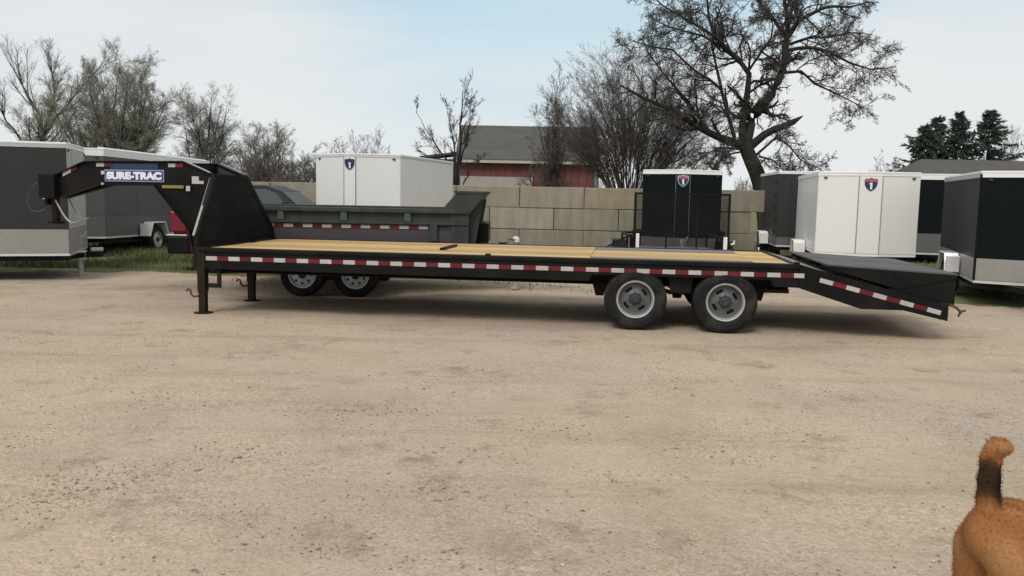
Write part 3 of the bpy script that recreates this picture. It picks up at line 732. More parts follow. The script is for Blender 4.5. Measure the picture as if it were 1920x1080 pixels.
bare_tree('thicket_tree', 'dense brown leafless thicket tree fanning out left of the huge tree', (4.9, 36, 0), arch(r_, 88, 7.2, 8.4, .042), [(11, .40, (.15, .7), .42, .55, .10, .02, 5), (8, .12, (.3, .8), .5, .6, .16, .02, 4), (5, .15, (.3, .9), .6, .7, .2, .02, 3)], M['twig'], M['twig_red'], 38, thin=.55)
# dense brush behind the dump trailer
for k, (px, py, h, lab) in enumerate([(-12.6, 42, 3.6, 'dense brown brush right of the grey trailer roof, nearest it'), (-10.9, 43, 3.3, 'dense brown brush above the dark car, middle clump of three'), (-9.3, 41, 3.0, 'dense brown brush beside the white trailer, right clump of three'),
        (-21.5, 47, 4.0, 'dense grey brush under the broad budding tree'), (-27.5, 50, 4.2, 'dense grey brush at the far left edge behind the trailer'), (-15.2, 41, 3.2, 'low brown brush at the foot of the upright stemmed tree')]):
    bare_tree('brush', lab, (px, py, 0), fan(r_, 22, h, 4.6, .6, .025, curve=.0, flat=.8), [(9, .12, (.25, .8), .42, .6, .09, .05, 4), (8, .1, (.3, .9), .55, .7, .12, .04, 3), (6, .1, (.3, .9), .6, .7, .15, .04, 2)], M['twig'], M['twig_red'] if k < 3 else M['twig_g'], 40 + k, leaf=5000, leaf_size=.024, thin=.75, group='brush clumps beyond the lot')
# farther row
for k, (px, py, h, w_, lab) in enumerate([(-22.9, 110, 8.2, 6, 'pale distant tree above the white trailer, left of three'), (-20.2, 112, 8.6, 5, 'pale distant tree above the white trailer, middle of three'), (-17.6, 110, 8.3, 6, 'pale distant tree above the white trailer, right of three'),
        (38.4, 90, 6.4, 4.5, 'small pale bare tree left of the grey hipped roof'), (52.2, 92, 9.0, 6, 'pale bare tree at the right edge beyond the spruces'), (-46, 85, 11, 8, 'pale distant tree at the far left edge')]):
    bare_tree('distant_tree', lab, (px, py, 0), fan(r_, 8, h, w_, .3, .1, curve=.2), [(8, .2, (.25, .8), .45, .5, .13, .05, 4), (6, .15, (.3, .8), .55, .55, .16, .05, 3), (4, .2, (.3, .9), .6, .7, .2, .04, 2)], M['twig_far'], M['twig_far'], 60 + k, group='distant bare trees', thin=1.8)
def far_woods():
    rng = np.random.default_rng(77); parts = []
    for k in range(110):
        x = rng.uniform(-170, 190); y = rng.uniform(170, 230); h = rng.uniform(5, 8.5)
        st = fan(rng, 4, h, h * .8, .3, .12)
        pts = np.stack([resample(s[0], 5) for s in st]); rad = np.stack([np.linspace(s[1], s[2], 5) for s in st])
        P, D, L, r = spawn(rng, pts, rad, 8, .2, (.3, .9), .5, .6, .03); p1, r1 = grow(rng, P, D, L, r, 3, .15, .05)
        P, D, L, r = spawn(rng, p1, r1, 5, .2, (.3, .9), .6, .7, .03); p2, r2 = grow(rng, P, D, L, r, 2, .15, .05)
        for a, b_ in ((pts, rad), (p1, r1), (p2, r2)):
            v, f = tubes(a, b_, 3); parts.append((v + np.array([x, y, 0]), f))
    V, F = join(parts)
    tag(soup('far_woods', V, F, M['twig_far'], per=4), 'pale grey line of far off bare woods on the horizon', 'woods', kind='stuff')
far_woods()

def spruce(label, loc, h, w_, seed):
    rng = np.random.default_rng(seed)
    t = thing('spruce_tree', label, 'tree', loc, group='dark spruces behind the house')
    V, F = tubes(np.array([[(0, 0, -.1), (0, 0, h * .5), (0, 0, h)]]), np.array([[.2, .12, .02]]), 7); soup('trunk', V, F, M['bark'], t, per=4)
    n = 230
    z = h * (.12 + .88 * rng.random(n) ** .85); a = rng.uniform(0, 6.28, n)
    ln = (w_ / 2) * (1 - z / h) ** .75 * rng.uniform(.25, 1.35, n) * (1 + .3 * np.sin(a * 2 + z * 2.1)) + .15
    P = np.stack([0 * z, 0 * z, z], -1); D = np.stack([np.cos(a), np.sin(a), rng.uniform(-.25, .3, n)], -1); D /= np.linalg.norm(D, axis=1, keepdims=True)
    pts, rad = grow(rng, P, D, ln, np.full(n, .025), 5, .06, .03)
    m = 44
    idx = np.repeat(np.arange(n), m); tt = rng.uniform(.15, 1, n * m) * 5; i = np.minimum(tt.astype(int), 4); f = (tt - i)[:, None]
    c = pts[idx, i] * (1 - f) + pts[idx, i + 1] * f
    d = (pts[idx, -1] - pts[idx, 0]); d /= np.linalg.norm(d, axis=1, keepdims=True) + 1e-9
    tip = c + d * .22 + rng.normal(0, .15, c.shape) - np.array([0, 0, .05])
    side = rng.normal(0, .055, c.shape)
    V = np.stack([c - side, c + side, tip], 1).reshape(-1, 3)
    soup('crown', V, np.arange(len(V)).reshape(-1, 3), M['needle'], t)
spruce('dark spruce, leftmost and lowest of the four behind the house', (37.9, 80, 0), 8.5, 7.0, 1)
spruce('dark slim spruce, second from left behind the house', (40.0, 82, 0), 9.5, 6.2, 2)
spruce('dark spruce, third from left behind the house', (41.0, 80, 0), 9.8, 7.0, 3)
spruce('dark spruce, widest and rightmost of four behind the house', (43.8, 80, 0), 10.0, 9.2, 4)

# ------------------------------------------------------------------ wheels
def wheel_meshes(rad, width, rim_r, style):
    """axis along y, outer face at y = 0 looking towards -y"""
    ty = MB()
    w_ = width
    prof = [(rim_r - .005, .012), (rim_r + .012, .0), (rim_r + .03, -.004), (rad * .72, -.010), (rad * .725, -.014), (rad * .745, -.014), (rad * .75, -.011), (rad * .84, -.012), (rad * .845, -.016), (rad * .86, -.016), (rad * .865, -.011), (rad * .93, -.002), (rad * .975, .02), (rad, .045)]
    n = 5
    for k in range(n):                                   # tread grooves
        a = .045 + (w_ - .09) * k / n; b = .045 + (w_ - .09) * (k + 1) / n
        prof += [(rad, a + .004), (rad, b - .012), (rad - .012, b - .008), (rad - .012, b - .004), (rad, b)]
    prof += [(rad * .975, w_ - .02), (rad * .9, w_), (rim_r, w_ - .01), (rim_r - .01, w_ - .03)]
    ty.lathe(prof, 40)
    rm = MB()
    rm.k = 1
    rm.lathe([(rim_r - .008, .03), (rim_r + .006, .004), (rim_r + .002, -.006), (rim_r - .012, -.002), (rim_r - .02, .02), (rim_r - .028, .05)], 40)
    rm.k = 0
    if style == 'dual':
        dp = .085
        rm.lathe([(rim_r - .028, .05), (rim_r - .04, dp - .01), (rim_r - .052, dp)], 40)
        rings = [(rim_r - .052, dp), (rim_r - .068, dp - .002), (rim_r - .105, dp - .012), (rim_r * .40, dp - .022), (rim_r * .33, dp - .03)]
        na = 48; o = len(rm.v); vs = []
        for r, h in rings:
            for k in range(na):
                t = 2 * math.pi * k / na; vs.append((r * math.cos(t), h, r * math.sin(t)))
        fs = []
        for i in range(len(rings) - 1):
            for k in range(na):
                if i == 1 and (k - 3) % 12 in (0, 1, 2, 3, 4): continue     # hand holes on the diagonals
                fs.append((i * na + k, i * na + (k + 1) % na, (i + 1) * na + (k + 1) % na, (i + 1) * na + k))
        rm.add(vs, fs)
        rm.k = 2
        rm.lathe([(rim_r * .33, dp - .03), (rim_r * .30, dp - .06), (rim_r * .27, dp - .065), (rim_r * .25, dp - .075), (rim_r * .17, dp - .08), (rim_r * .16, dp - .10), (.0, dp - .10)], 24)
        rm.k = 0
        for k in range(8):
            t = 2 * math.pi * k / 8 + .2
            rm.lathe([(.001, dp - .046), (.011, dp - .044), (.011, dp - .02)], 6, o=(rim_r * .40 * math.cos(t), 0, rim_r * .40 * math.sin(t)))
        rm.k = 2
        rm.lathe([(rim_r - .055, dp + .06), (.001, dp + .06)], 24)           # dark brake drum behind the holes
    else:
        dp = .03
        rings = [(rim_r - .028, .05), (rim_r - .04, dp), (rim_r - .055, dp - .004), (rim_r - .095, dp - .008), (rim_r * .33, dp - .012), (rim_r * .30, dp - .014)]
        na = 48; vs = []
        for r, h in rings:
            for k in range(na):
                t = 2 * math.pi * k / na; vs.append((r * math.cos(t), h, r * math.sin(t)))
        fs = []
        for i in range(len(rings) - 1):
            for k in range(na):
                if i == 2 and k % 6 in (0, 1): continue
                fs.append((i * na + k, i * na + (k + 1) % na, (i + 1) * na + (k + 1) % na, (i + 1) * na + k))
        rm.add(vs, fs)
        rm.k = 2
        rm.lathe([(rim_r * .30, dp - .012), (rim_r * .29, dp - .04), (rim_r * .2, dp - .055), (.0, dp - .058)], 20)
        rm.lathe([(rim_r - .045, dp + .05), (.001, dp + .05)], 24)
    return ty, rm

def make_wheel(parent, loc, rad, width, rim_r, style, mats, rot=None):
    """wheel is a part, tyre and rim its sub-parts"""
    ty, rm = wheel_meshes(rad, width, rim_r, style)
    ax = MB().lathe([(.03, width - .01), (.03, width + .12)], 10).build('wheel', M['hub'], parent, loc)
    if rot: ax.rotation_euler = rot
    ty.build('tyre', M['rubber'], ax, smooth=True)
    rm.build('rim', mats, ax, smooth=True)
    return ax

# ------------------------------------------------------------------ gooseneck flatbed trailer
def build_flatbed():
    t = thing('flatbed_trailer', 'long black gooseneck flatbed trailer with a wooden deck and striped side tape', 'trailer', (-4.02, 10.86, 0), R(-7.5))
    B = M['black']; W = 2.5; LEN = 7.42
    # side rails, notched over the wheels
    for y0, y1 in ((0, .09), (W - .09, W)):
        s = MB()
        poly = [(0, .58), (4.98, .578), (5.02, .655), (7.1, .655), (7.14, .578), (LEN, .575), (LEN, .852), (0, .852)]
        s.prism(poly, lambda a, b: (a, y0, b), lambda a, b: (a, y1, b))
        s.build('side_rail', B, t, bev=.006)
        yy = (y0 - .022, y0 - .002) if y0 == 0 else (y1 + .002, y1 + .022)
        MB().box(.02, yy[0], .80, LEN, yy[1], .845).build('rub_rail', M['black'], t, bev=.004)
    # reflective tape segments, one by one
    for y in (-.005, W + .001):
        x = .115; k = 0
        while x < LEN - .02:
            ln = .152 if k % 2 == 0 else .150
            x1 = min(x + ln, LEN + .06)
            MB().box(x, y, .692, x1 - .002, y + .004, .744).build('tape_segment', M['white_tape'] if k % 2 == 0 else M['red'], t)
            x = x1; k += 1
    # frame below
    for y in (.62, 1.78):
        s = MB()
        s.box(.1, y, .50, LEN, y + .012, .78).box(.1, y - .07, .485, LEN, y + .08, .498).box(.1, y - .07, .782, LEN, y + .08, .795)
        s.build('main_beam', M['brown_black'], t)
    for k in range(18):
        x = .2 + k * .42
        MB().box(x, .092, .70, x + .05, W - .092, .79).build('cross_member', M['brown_black'], t)
    MB().box(0, .092, .585, .08, W - .092, .85).build('front_rail', B, t, bev=.006)
    MB().box(LEN - .07, .092, .60, LEN, W - .092, .848).build('rear_rail', M['brown_black'], t, bev=.006)
    # deck planks: 12 across, three lengths
    n = 12; wd = (W - .2) / n
    for i in range(n):
        y0 = .1 + i * wd + .004; y1 = .1 + (i + 1) * wd - .004
        for x0, x1, seg in ((.085, 4.98, 0), (4.985, 6.93, 1), (6.935, LEN - .075, 2)):
            grey = seg == 1 and (i <= 1 or i >= 9)  # same boards as the rest, given a made-up grey tint over the wheels
            rr = random.Random(i * 7 + seg)
            o = MB().box(x0, y0, .797, x1, y1, .842 + rr.uniform(-.003, .003)).build('plank', M['wood_grey'] if grey else M['wood'], t, bev=.004)
            if grey: o['label'] = 'grey tinted deck plank'
    # gooseneck arms
    def v_of(u): return .75 + max(0, -.5 - u) * .19
    top = [(-2.72, 1.755), (-2.22, 1.94), (-.56, 1.95), (-.17, 1.79)]
    web = top + [(-.10, 1.30), (-.02, .86), (-.02, .60), (-.40, .60), (-.48, 1.03), (-1.05, 1.648), (-2.04, 1.634), (-2.70, 1.434)]
    low = [(-2.70, 1.434), (-2.04, 1.634), (-1.05, 1.648), (-.48, 1.03), (-.40, .60)]
    for side in (0, 1):
        def m(u, z, off=0, side=side):
            v = v_of(u) + off
            return (u, v if side == 0 else W - v, z)
        a = MB().prism(web, lambda u, z: m(u, z, -.012), lambda u, z: m(u, z, .012)).build('neck_arm', B, t)
        f = MB()
        for P, sg in ((top, 1), (low, -1)):
            for (u0, z0), (u1, z1) in zip(P[:-1], P[1:]):
                f.add([m(u0, z0, -.055), m(u0, z0, .055), m(u1, z1, .055), m(u1, z1, -.055), m(u0, z0 + .016 * sg, -.055), m(u0, z0 + .016 * sg, .055), m(u1, z1 + .016 * sg, .055), m(u1, z1 + .016 * sg, -.055)],
                      [(0, 1, 2, 3), (4, 7, 6, 5), (0, 4, 5, 1), (1, 5, 6, 2), (2, 6, 7, 3), (3, 7, 4, 0)])
        f.build('arm_flange', B, a)
        # bright strip along the sloping top of the riser
        e = MB(); e.beam(m(-.545, 1.972, -.045), m(-.165, 1.816, -.045), .022, .012)
        e.build('bright_edge', M['alu'], a)
        # riser post down the slanted edge of the head wall
        pv = lambda v: v if side == 0 else W - v
        p = MB()
        p.beam((-.14, pv(.74), 1.76), (-.05, pv(.07), 1.00), .06, .05, up=(1, 0, 0))
        p.beam((-.05, pv(.07), 1.01), (-.03, pv(.03), .60), .06, .05, up=(1, 0, 0))
        p.build('riser_post', B, t)
        MB().beam((-.155, pv(.70), 1.745), (-.065, pv(.03), 1.0), .010, .03, up=(1, 0, 0)).build('bright_edge', M['chain'], t)  # pale strip down the outer edge of the post
    # head wall of expanded steel between the posts
    def wall_pt(v, z):
        q = (z - .85) / .95
        return (-.02 - .11 * q, v, z)
    def half(z): return 1.22 if z < .93 else 1.2 - (z - .93) / .85 * .66
    mesh = MB(); s = .044
    zmax, zmin = 1.79, .86
    for sg in (-1, 1):
        for k in range(-60, 100):
            pts = []
            for q in np.linspace(zmin, zmax, 40):
                v = 1.25 + sg * (k * s + (q - 1.3) * .8)
                if abs(v - 1.25) < half(q): pts.append((v, q))
            if len(pts) > 1:
                mesh.beam(wall_pt(*pts[0]), wall_pt(*pts[-1]), .013, .008, up=(1, 0, 0))
    mesh.build('head_wall_mesh', B, t)
    for z in (.90, 1.22, 1.5, 1.775):
        h = half(z) - .02
        a, b_ = wall_pt(1.25 - h, z), wall_pt(1.25 + h, z)
        MB().beam((a[0] - .02, a[1], a[2]), (b_[0] - .02, b_[1], b_[2]), .03, .045).build('head_wall_bar', B, t)
    MB().box(-.62, .81, 1.36, -.56, 1.69, 1.93).build('neck_cross_plate', B, t)
    # coupler
    MB().box(-2.95, 1.05, 1.42, -2.70, 1.45, 1.765).build('coupler_block', B, t, bev=.008)
    MB().lathe([(.001, 1.775), (.055, 1.775), (.055, 1.07), (.05, 1.05), (.001, 1.05)], 20, 'z', (-2.83, 1.25, 0)).build('coupler_tube', M['brown_black'], t, smooth=True)
    MB().lathe([(.001, 1.085), (.115, 1.085), (.115, 1.055), (.001, 1.05)], 20, 'z', (-2.83, 1.25, 0)).build('ball_socket', B, t, smooth=True)
    MB().box(-2.955, 1.17, 1.32, -2.90, 1.33, 1.50).build('latch_plate', B, t, bev=.004)
    MB().lathe([(.001, -.02), (.018, -.02), (.018, .02), (.001, .02)], 10, 'y', (-2.94, 1.16, 1.42)).build('latch_pin', M['alu_bright'], t)
    MB().lathe([(.001, -.02), (.018, -.02), (.018, .02), (.001, .02)], 10, 'y', (-2.96, 1.12, 1.73)).build('top_bolt', M['alu'], t)
    def sag(a, b, d, n=14, side=(0, 0, -1)):
        a, b, sd = Vector(a), Vector(b), Vector(side)
        return [a.lerp(b, q) + sd * d * math.sin(math.pi * q) for q in np.linspace(0, 1, n)]
    MB().tube(sag((-2.74, 1.12, 1.40), (-2.30, 1.05, 1.12), .16), .013, 6).build('safety_chain', M['chain'], t)
    MB().tube(sag((-2.72, 1.40, 1.42), (-2.36, 1.3, 1.14), .12), .012, 6).build('safety_chain', M['chain'], t)
    MB().tube([(-2.97, 1.12, 1.66), (-3.06, 1.1, 1.60), (-3.15, 1.1, 1.48), (-3.17, 1.1, 1.34), (-3.13, 1.1, 1.25), (-3.02, 1.1, 1.22), (-2.93, 1.15, 1.26)], .007, 6).build('breakaway_cable', M['cable'], t)
    # plain tape pieces and lamps on the arm
    def on_arm(name, u0, u1, z0, z1, mt, off=-.02, th=.004):
        o = MB()
        P = [(u0, z0), (u1, z0 if not isinstance(z0, tuple) else z0[1]), (u1, z1), (u0, z1)]
        o.prism([(u0, z0), (u1, z0), (u1, z1), (u0, z1)], lambda u, z: (u, v_of(u) + off, z), lambda u, z: (u, v_of(u) + off - th, z))
        return o.build(name, mt, t)
    on_arm('tape_segment', -2.02, -1.885, 1.88, 1.93, M['white_tape']); on_arm('tape_segment', -1.88, -1.74, 1.88, 1.93, M['red'])
    on_arm('tape_segment', -.81, -.695, 1.88, 1.93, M['white_tape']); on_arm('tape_segment', -.69, -.57, 1.88, 1.93, M['red'])
    for a, b_, mt in (((-2.62, 1.735), (-2.47, 1.795), M['white_tape']), ((-2.465, 1.797), (-2.36, 1.838), M['red'])):
        o = MB(); o.prism([a, b_, (b_[0], b_[1] + .05), (a[0], a[1] + .05)], lambda u, z: (u, v_of(u) - .02, z), lambda u, z: (u, v_of(u) - .024, z)); o.build('tape_segment', mt, t)
    on_arm('side_lamp', -1.93, -1.87, 1.77, 1.82, M['white_tape'], th=.02)
    on_arm('round_lamp', -1.905, -1.865, 1.625, 1.655, M['white_tape'], off=-.06, th=.02)
    on_arm('warning_label', -.92, -.57, 1.595, 1.635, M['yellow'])
    on_arm('small_label', -.53, -.47, 1.56, 1.63, M['white_tape'])
    on_arm('maker_plate', -.44, -.34, 1.66, 1.76, M['white_tape']); on_arm('maker_plate', -.34, -.27, 1.66, 1.70, M['white_tape'])
    # maker's sign with raised lettering
    u0, u1 = -1.88, -.885
    sg = on_arm('sign_panel', u0, u1, 1.675, 1.84, M['sign_border'], off=-.016, th=.006)
    mid = (u0 + u1) / 2
    q = MB(); q.prism([(u0 + .015, 1.69), (u1 - .015, 1.69), (u1 - .015, 1.825), (u0 + .015, 1.825)], lambda u, z: (u, v_of(u) - .0222, z), lambda u, z: (u, v_of(u) - .025, z)); q.build('sign_face', M['blue'], sg)
    me = text_mesh('SURE-TRAC', .155, .002, .011, 0, 1.0); me.materials.append(M['letter'])
    xs = [v.co.x for v in me.vertices]; k = (u1 - u0 - .07) / (max(xs) - min(xs)); mc_ = (max(xs) + min(xs)) / 2
    zs = [v.co.y for v in me.vertices]; zc = (max(zs) + min(zs)) / 2; kz = .108 / (max(zs) - min(zs))
    for v in me.vertices:
        u = mid + (v.co.x - mc_) * k
        v.co = Vector((u, v_of(u) - .0275 - v.co.z, 1.757 + (v.co.y - zc) * kz))
    me.update(); link('lettering', me, sg)
    o = MB(); o.prism([(-1.78, 1.85), (-.98, 1.85), (-.98, 1.925), (-1.78, 1.925)], lambda u, z: (u, v_of(u) - .018, z), lambda u, z: (u, v_of(u) - .021, z)); o.build('dark_blue_strip', M['navy'], t)
    # landing legs
    for u, v in ((.04, .05), (.10, 1.36)):
        lg = MB(); lg.box(u - .052, v - .052, .28, u + .052, v + .052, .85)
        lg = lg.build('landing_leg', M['brown_black'], t, bev=.004)
        MB().box(u - .043, v - .043, .01, u + .043, v + .043, .30).build('inner_leg', M['brown_black'], lg)
        MB().lathe([(.001, .014), (.12, .012), (.115, -.004), (.001, -.004)], 20, 'z', (u, v, 0)).build('foot_plate', M['brown_black'], lg)
        MB().tube([(u - .05, v - .02, .225), (u - .12, v - .02, .215), (u - .15, v - .02, .24), (u - .165, v - .02, .30), (u - .20, v - .02, .31), (u - .215, v - .02, .28)], .015, 7).build('lock_pin', M['rust'], lg)
        if v < 1:
            q = MB()
            q.box(u + .054, v, .335, u + .24, v + .03, .39); q.box(u + .19, v, .39, u + .24, v + .03, .59)
            q.prism([(u + .054, .59), (u + .24, .59), (u + .24, .56), (u + .18, .54), (u + .13, .565), (u + .09, .55), (u + .054, .54)], lambda a, b: (a, v, b), lambda a, b: (a, v + .03, b))
            q.build('gear_bracket', M['brown_black'], t, bev=.003)
    # wheels: duals on each side
    mats = [M['rim_grey'], M['rim_lip'], M['hub']]
    for i, u in enumerate((5.545, 6.60)):
        ax = MB().tube([(u, .30, .374), (u, W - .30, .374)], .05, 10).build('axle', M['brown_black'], t)
        for v, rot, nm in ((.005, None, 1), (W - .005, (0, 0, math.pi), 1), (.27, None, 0), (W - .27, (0, 0, math.pi), 0)):
            wv = make_wheel(t, (u, v, .374), .376, .235, .222, 'dual', mats, (0, R(7 * i + 4), 0) if rot is None else rot)
    for y in (.62, 1.80):
        for u in (5.1, 6.07, 7.05): MB().prism([(u - .10, .52), (u + .10, .52), (u + .05, .34), (u - .05, .34)], lambda a, b: (a, y - .04, b), lambda a, b: (a, y + .08, b)).build('spring_hanger', M['brown_black'], t)
        for u in (5.545, 6.60): MB().tube([(u - .46, y + .02, .40), (u - .2, y + .02, .47), (u, y + .02, .49), (u + .2, y + .02, .47), (u + .46, y + .02, .40)], .03, 6).build('leaf_spring', M['brown_black'], t)
    MB().prism([(5.93, .655), (6.22, .655), (6.20, .46), (5.96, .46)], lambda a, b: (a, .10, b), lambda a, b: (a, .14, b)).build('fender_bracket', B, t)
    # stake pockets / small fittings on the near rail
    for u in (3.72, 7.36):
        MB().box(u, -.02, .84, u + .06, .05, .875).build('stake_pocket', B, t, bev=.004)
    MB().box(7.30, 1.0, .44, 7.38, 1.07, .60).box(7.18, .98, .40, 7.5, 1.09, .437).build('support_foot', M['rust'], t, bev=.004)
    # dovetail
    for y0, y1 in ((0, .06), (W - .06, W)):
        MB().prism([(7.425, .85), (7.60, .80), (9.09, .415), (9.09, .245), (8.6, .352), (8.13, .352), (7.425, .572)], lambda a, b: (a, y0, b), lambda a, b: (a, y1, b)).build('tail_beam', B, t, bev=.006)
    sl = math.atan2(.675 - .338, 9.008 - 7.654)
    d = Vector((math.cos(sl), 0, -math.sin(sl))); nrm = Vector((math.sin(sl), 0, math.cos(sl)))
    for y in (-.004, W + .001):
        p = Vector((7.655, y, .675)); k = 0
        while k < 9:
            ln = .155
            a = p + d * (k * ln); b_ = a + d * (ln - .002)
            vs = [a - nrm * .026, b_ - nrm * .026, b_ + nrm * .026, a + nrm * .026]
            vs = vs + [v + Vector((0, .003, 0)) for v in vs]
            MB().add(vs, [(0, 1, 2, 3), (7, 6, 5, 4), (0, 4, 5, 1), (1, 5, 6, 2), (2, 6, 7, 3), (3, 7, 4, 0)]).build('tape_segment', M['white_tape'] if k % 2 == 0 else M['red'], t)
            k += 1
    MB().prism([(7.425, .842), (7.62, .795), (9.05, .40), (9.05, .36), (7.62, .75), (7.425, .79)], lambda a, b: (a, .062, b), lambda a, b: (a, W - .062, b)).build('tail_deck', M['tail_steel'], t)
    MB().box(9.06, .062, .25, 9.11, W - .062, .43).build('rear_bumper', B, t, bev=.006)
    for y in (.10, W - .26): MB().box(9.112, y, .285, 9.125, y + .16, .36).build('tail_lamp', M['lamp_red'], t)
    for y in (.01, W - .07):
        MB().box(9.0, y, .26, 9.085, y + .06, .45).build('corner_lamp_box', M['brown_black'], t, bev=.004)
    MB().tube([(9.12, .06, .43), (9.19, .05, .40), (9.235, .05, .355), (9.215, .05, .30), (9.25, .05, .36), (9.29, .05, .37)], .016, 6).build('tie_hook', M['rust'], t)
    # two folded ramps on the tail
    for y0, y1 in ((.07, 1.20), (1.30, 2.43)):
        pl = MB().prism([(7.74, .860), (9.19, .788), (9.19, .766), (7.74, .838)], lambda a, b: (a, y0, b), lambda a, b: (a, y1, b))
        rp = pl.build('loading_ramp', M['ramp_top'], t, bev=.004)
        for y in (y0 - .004, y1 - .026):
            MB().prism([(7.76, .836), (9.185, .764), (9.185, .735), (8.60, .60), (8.50, .60), (7.78, .80)], lambda a, b: (a, y, b), lambda a, b: (a, y + .03, b)).build('side_plate', B, rp)
        for k in range(6):
            x = 7.9 + k * .22; z = .80 - (x - 7.76) * .052
            MB().box(x, y0 + .03, z - .06, x + .05, y1 - .03, z).build('ramp_rung', B, rp)
        for y in (y0 + .005, y1 - .05):
            MB().prism([(8.45, .60), (8.60, .598), (9.175, .735), (9.175, .40), (9.03, .43), (8.45, .575)], lambda a, b: (a, y + .004, b), lambda a, b: (a, y + .03, b)).build('hinge_plate', B, rp)
        MB().box(8.515, y0 + .1, .555, 8.575, y1 - .1, .598).build('ramp_knee', B, rp)
        MB().box(8.5, y0 - .012, .73, 8.56, y0 - .005, .78).build('knee_bolt', B, rp)
    return t
build_flatbed()
tag(MB().beam((-.945, 11.34, .859), (-.815, 12.17, .859), .055, .03).build('steel_bar', M['black'], bev=.004), 'short black steel bar lying across the wooden deck planks', 'bar')

# ------------------------------------------------------------------ dump trailer
def build_dump():
    t = thing('dump_trailer', 'low grey dump trailer with ribbed sides parked behind the flatbed', 'trailer', (0, 13.47, 0))
    D = M['dump']; W = 2.1; XL, XR = -4.78, -.72
    def side(y0, y1, nm):
        s = MB(); s.box(XL, y0, .78, XR, y1, 1.30)
        return s.build(nm, M['dump'], t)
    for y, sg in ((0, -1), (W, 1)):
        yi = y + .05 if sg < 0 else y - .05
        a, b_ = sorted((y, yi)); side(a, b_, 'box_side')
        o0, o1 = sorted((y + sg * .07, yi - sg * -.0))
        MB().box(XL - .02, o0, 1.275, XR, o1, 1.345).build('top_rail', D, t, bev=.01)
        o0, o1 = sorted((y + sg * .002, y + sg * .05))
        MB().box(XL, o0, 1.095, XR, o1, 1.135).build('side_lip', D, t, bev=.004)
        o0, o1 = sorted((y + sg * .002, y + sg * .018))
        MB().box(XL, o0, .76, XR, o1, 1.00).build('lower_panel', M['dump_low'], t)
        for x in (-4.65, -3.65, -2.66, -1.66):
            o0, o1 = sorted((y + sg * .002, y + sg * .06))
            MB().prism([(x - .06, 1.137), (x + .06, 1.137), (x + .045, 1.273), (x - .045, 1.273)], lambda p, q: (p, o0, q), lambda p, q: (p, o1, q)).build('side_rib', M['dump_rib'], t, bev=.006)
        x = XL + .10; k = 0
        while x < XR - .2:
            if sg < 0 and abs(x - -1.25) < .12: x += .152; k += 1; continue
            o0, o1 = sorted((y + sg * .003, y + sg * .007))
            MB().box(x, o0, 1.025, x + .148, o1, 1.075).build('tape_segment', M['white_tape'] if k % 2 else M['red'], t); x += .152; k += 1
    MB().box(XL, .052, .74, XR, W - .052, .80).build('box_floor', D, t)
    MB().box(XL - .05, .0, .76, XL - .002, W, 1.34).build('tailgate', D, t)
    MB().box(XL - .06, -.085, .80, XL + .10, -.006, 1.30).build('corner_post', D, t, bev=.006)
    MB().box(XL + .03, -.10, 1.0, XL + .24, -.087, 1.22).build('tail_lamp', M['lamp_red'], t)
    MB().box(-1.31, -.09, .84, -1.19, -.02, 1.13).build('tarp_handle', D, t, bev=.008)
    # raised front with a cab shield leaning over the tongue
    cs = M['dump']
    for y in (-.03, W - .02):
        MB().prism([(-1.12, 1.345), (-.90, 1.60), (-.44, 1.60), (-.70, 1.27), (-.70, .78), (-.98, .78), (-.98, 1.345)], lambda p, q: (p, y, q), lambda p, q: (p, y + .05, q)).build('shield_cheek', cs, t, bev=.006)
    MB().prism([(-.70, .78), (-.70, 1.27), (-.44, 1.60), (-.47, 1.615), (-.74, 1.28), (-.74, .78)], lambda p, q: (p, .022, q), lambda p, q: (p, W - .022, q)).build('front_shield', cs, t)
    MB().box(-.93, -.05, 1.602, -.42, W + .05, 1.635).build('shield_lip', cs, t, bev=.006)
    for y in (.12, .75, 1.3, 1.9): MB().prism([(-.694, .78), (-.60, .78), (-.48, 1.52), (-.694, 1.26)], lambda p, q: (p, y, q), lambda p, q: (p, y + .06, q)).build('shield_rib', cs, t)
    MB().box(-.685, .4, .80, -.40, 1.6, 1.12).build('pump_box', M['black'], t, bev=.01)
    # frame, tongue and jack
    f = MB()
    for y in (.55, W - .65): f.box(XL + .1, y, .50, -.3, y + .1, .735)
    f.build('chassis', M['black'], t)
    tg = MB()
    tg.beam((-.35, .6, .55), (.95, 1.05, .52), .08, .13).beam((-.35, W - .6, .55), (.95, 1.05, .52), .08, .13).box(.9, .99, .46, 1.12, 1.11, .60)
    tg.build('tongue', M['black'], t)
    j = MB(); j.lathe([(.001, .02), (.07, .02), (.07, .04), (.035, .045), (.035, .80), (.001, .80)], 14, 'z', (.05, .85, 0))
    j = j.build('tongue_jack', M['jack_wh'], t, smooth=True)
    MB().lathe([(.001, .80), (.06, .80), (.066, .83), (.055, .885), (.001, .90)], 14, 'z', (.05, .85, 0)).build('jack_cap', M['white_plastic'], j, smooth=True)
    MB().tube([(.05, .80, .84), (-.06, .76, .85), (-.07, .75, .80)], .012, 6).build('jack_crank', M['rust'], j)
    MB().box(-.24, .70, .70, -.10, .84, .80).build('battery_box', M['black'], t, bev=.01)
    MB().box(-2.95, -.075, .755, -2.80, -.055, .80).build('side_lamp', M['white_tape'], t)
    # tandem wheels
    mats = [M['rim_white'], M['rim_white'], M['hub']]
    for i, x in enumerate((-3.35, -2.50)):
        for y, rot in ((.06, (0, R(18 * i + 8), 0)), (W - .06, (0, 0, math.pi))):
            make_wheel(t, (x, y, .265), .36, .22, .215, 'mod', mats, rot)
        MB().tube([(x, .3, .265), (x, W - .3, .265)], .045, 8).build('axle', M['black'], t)
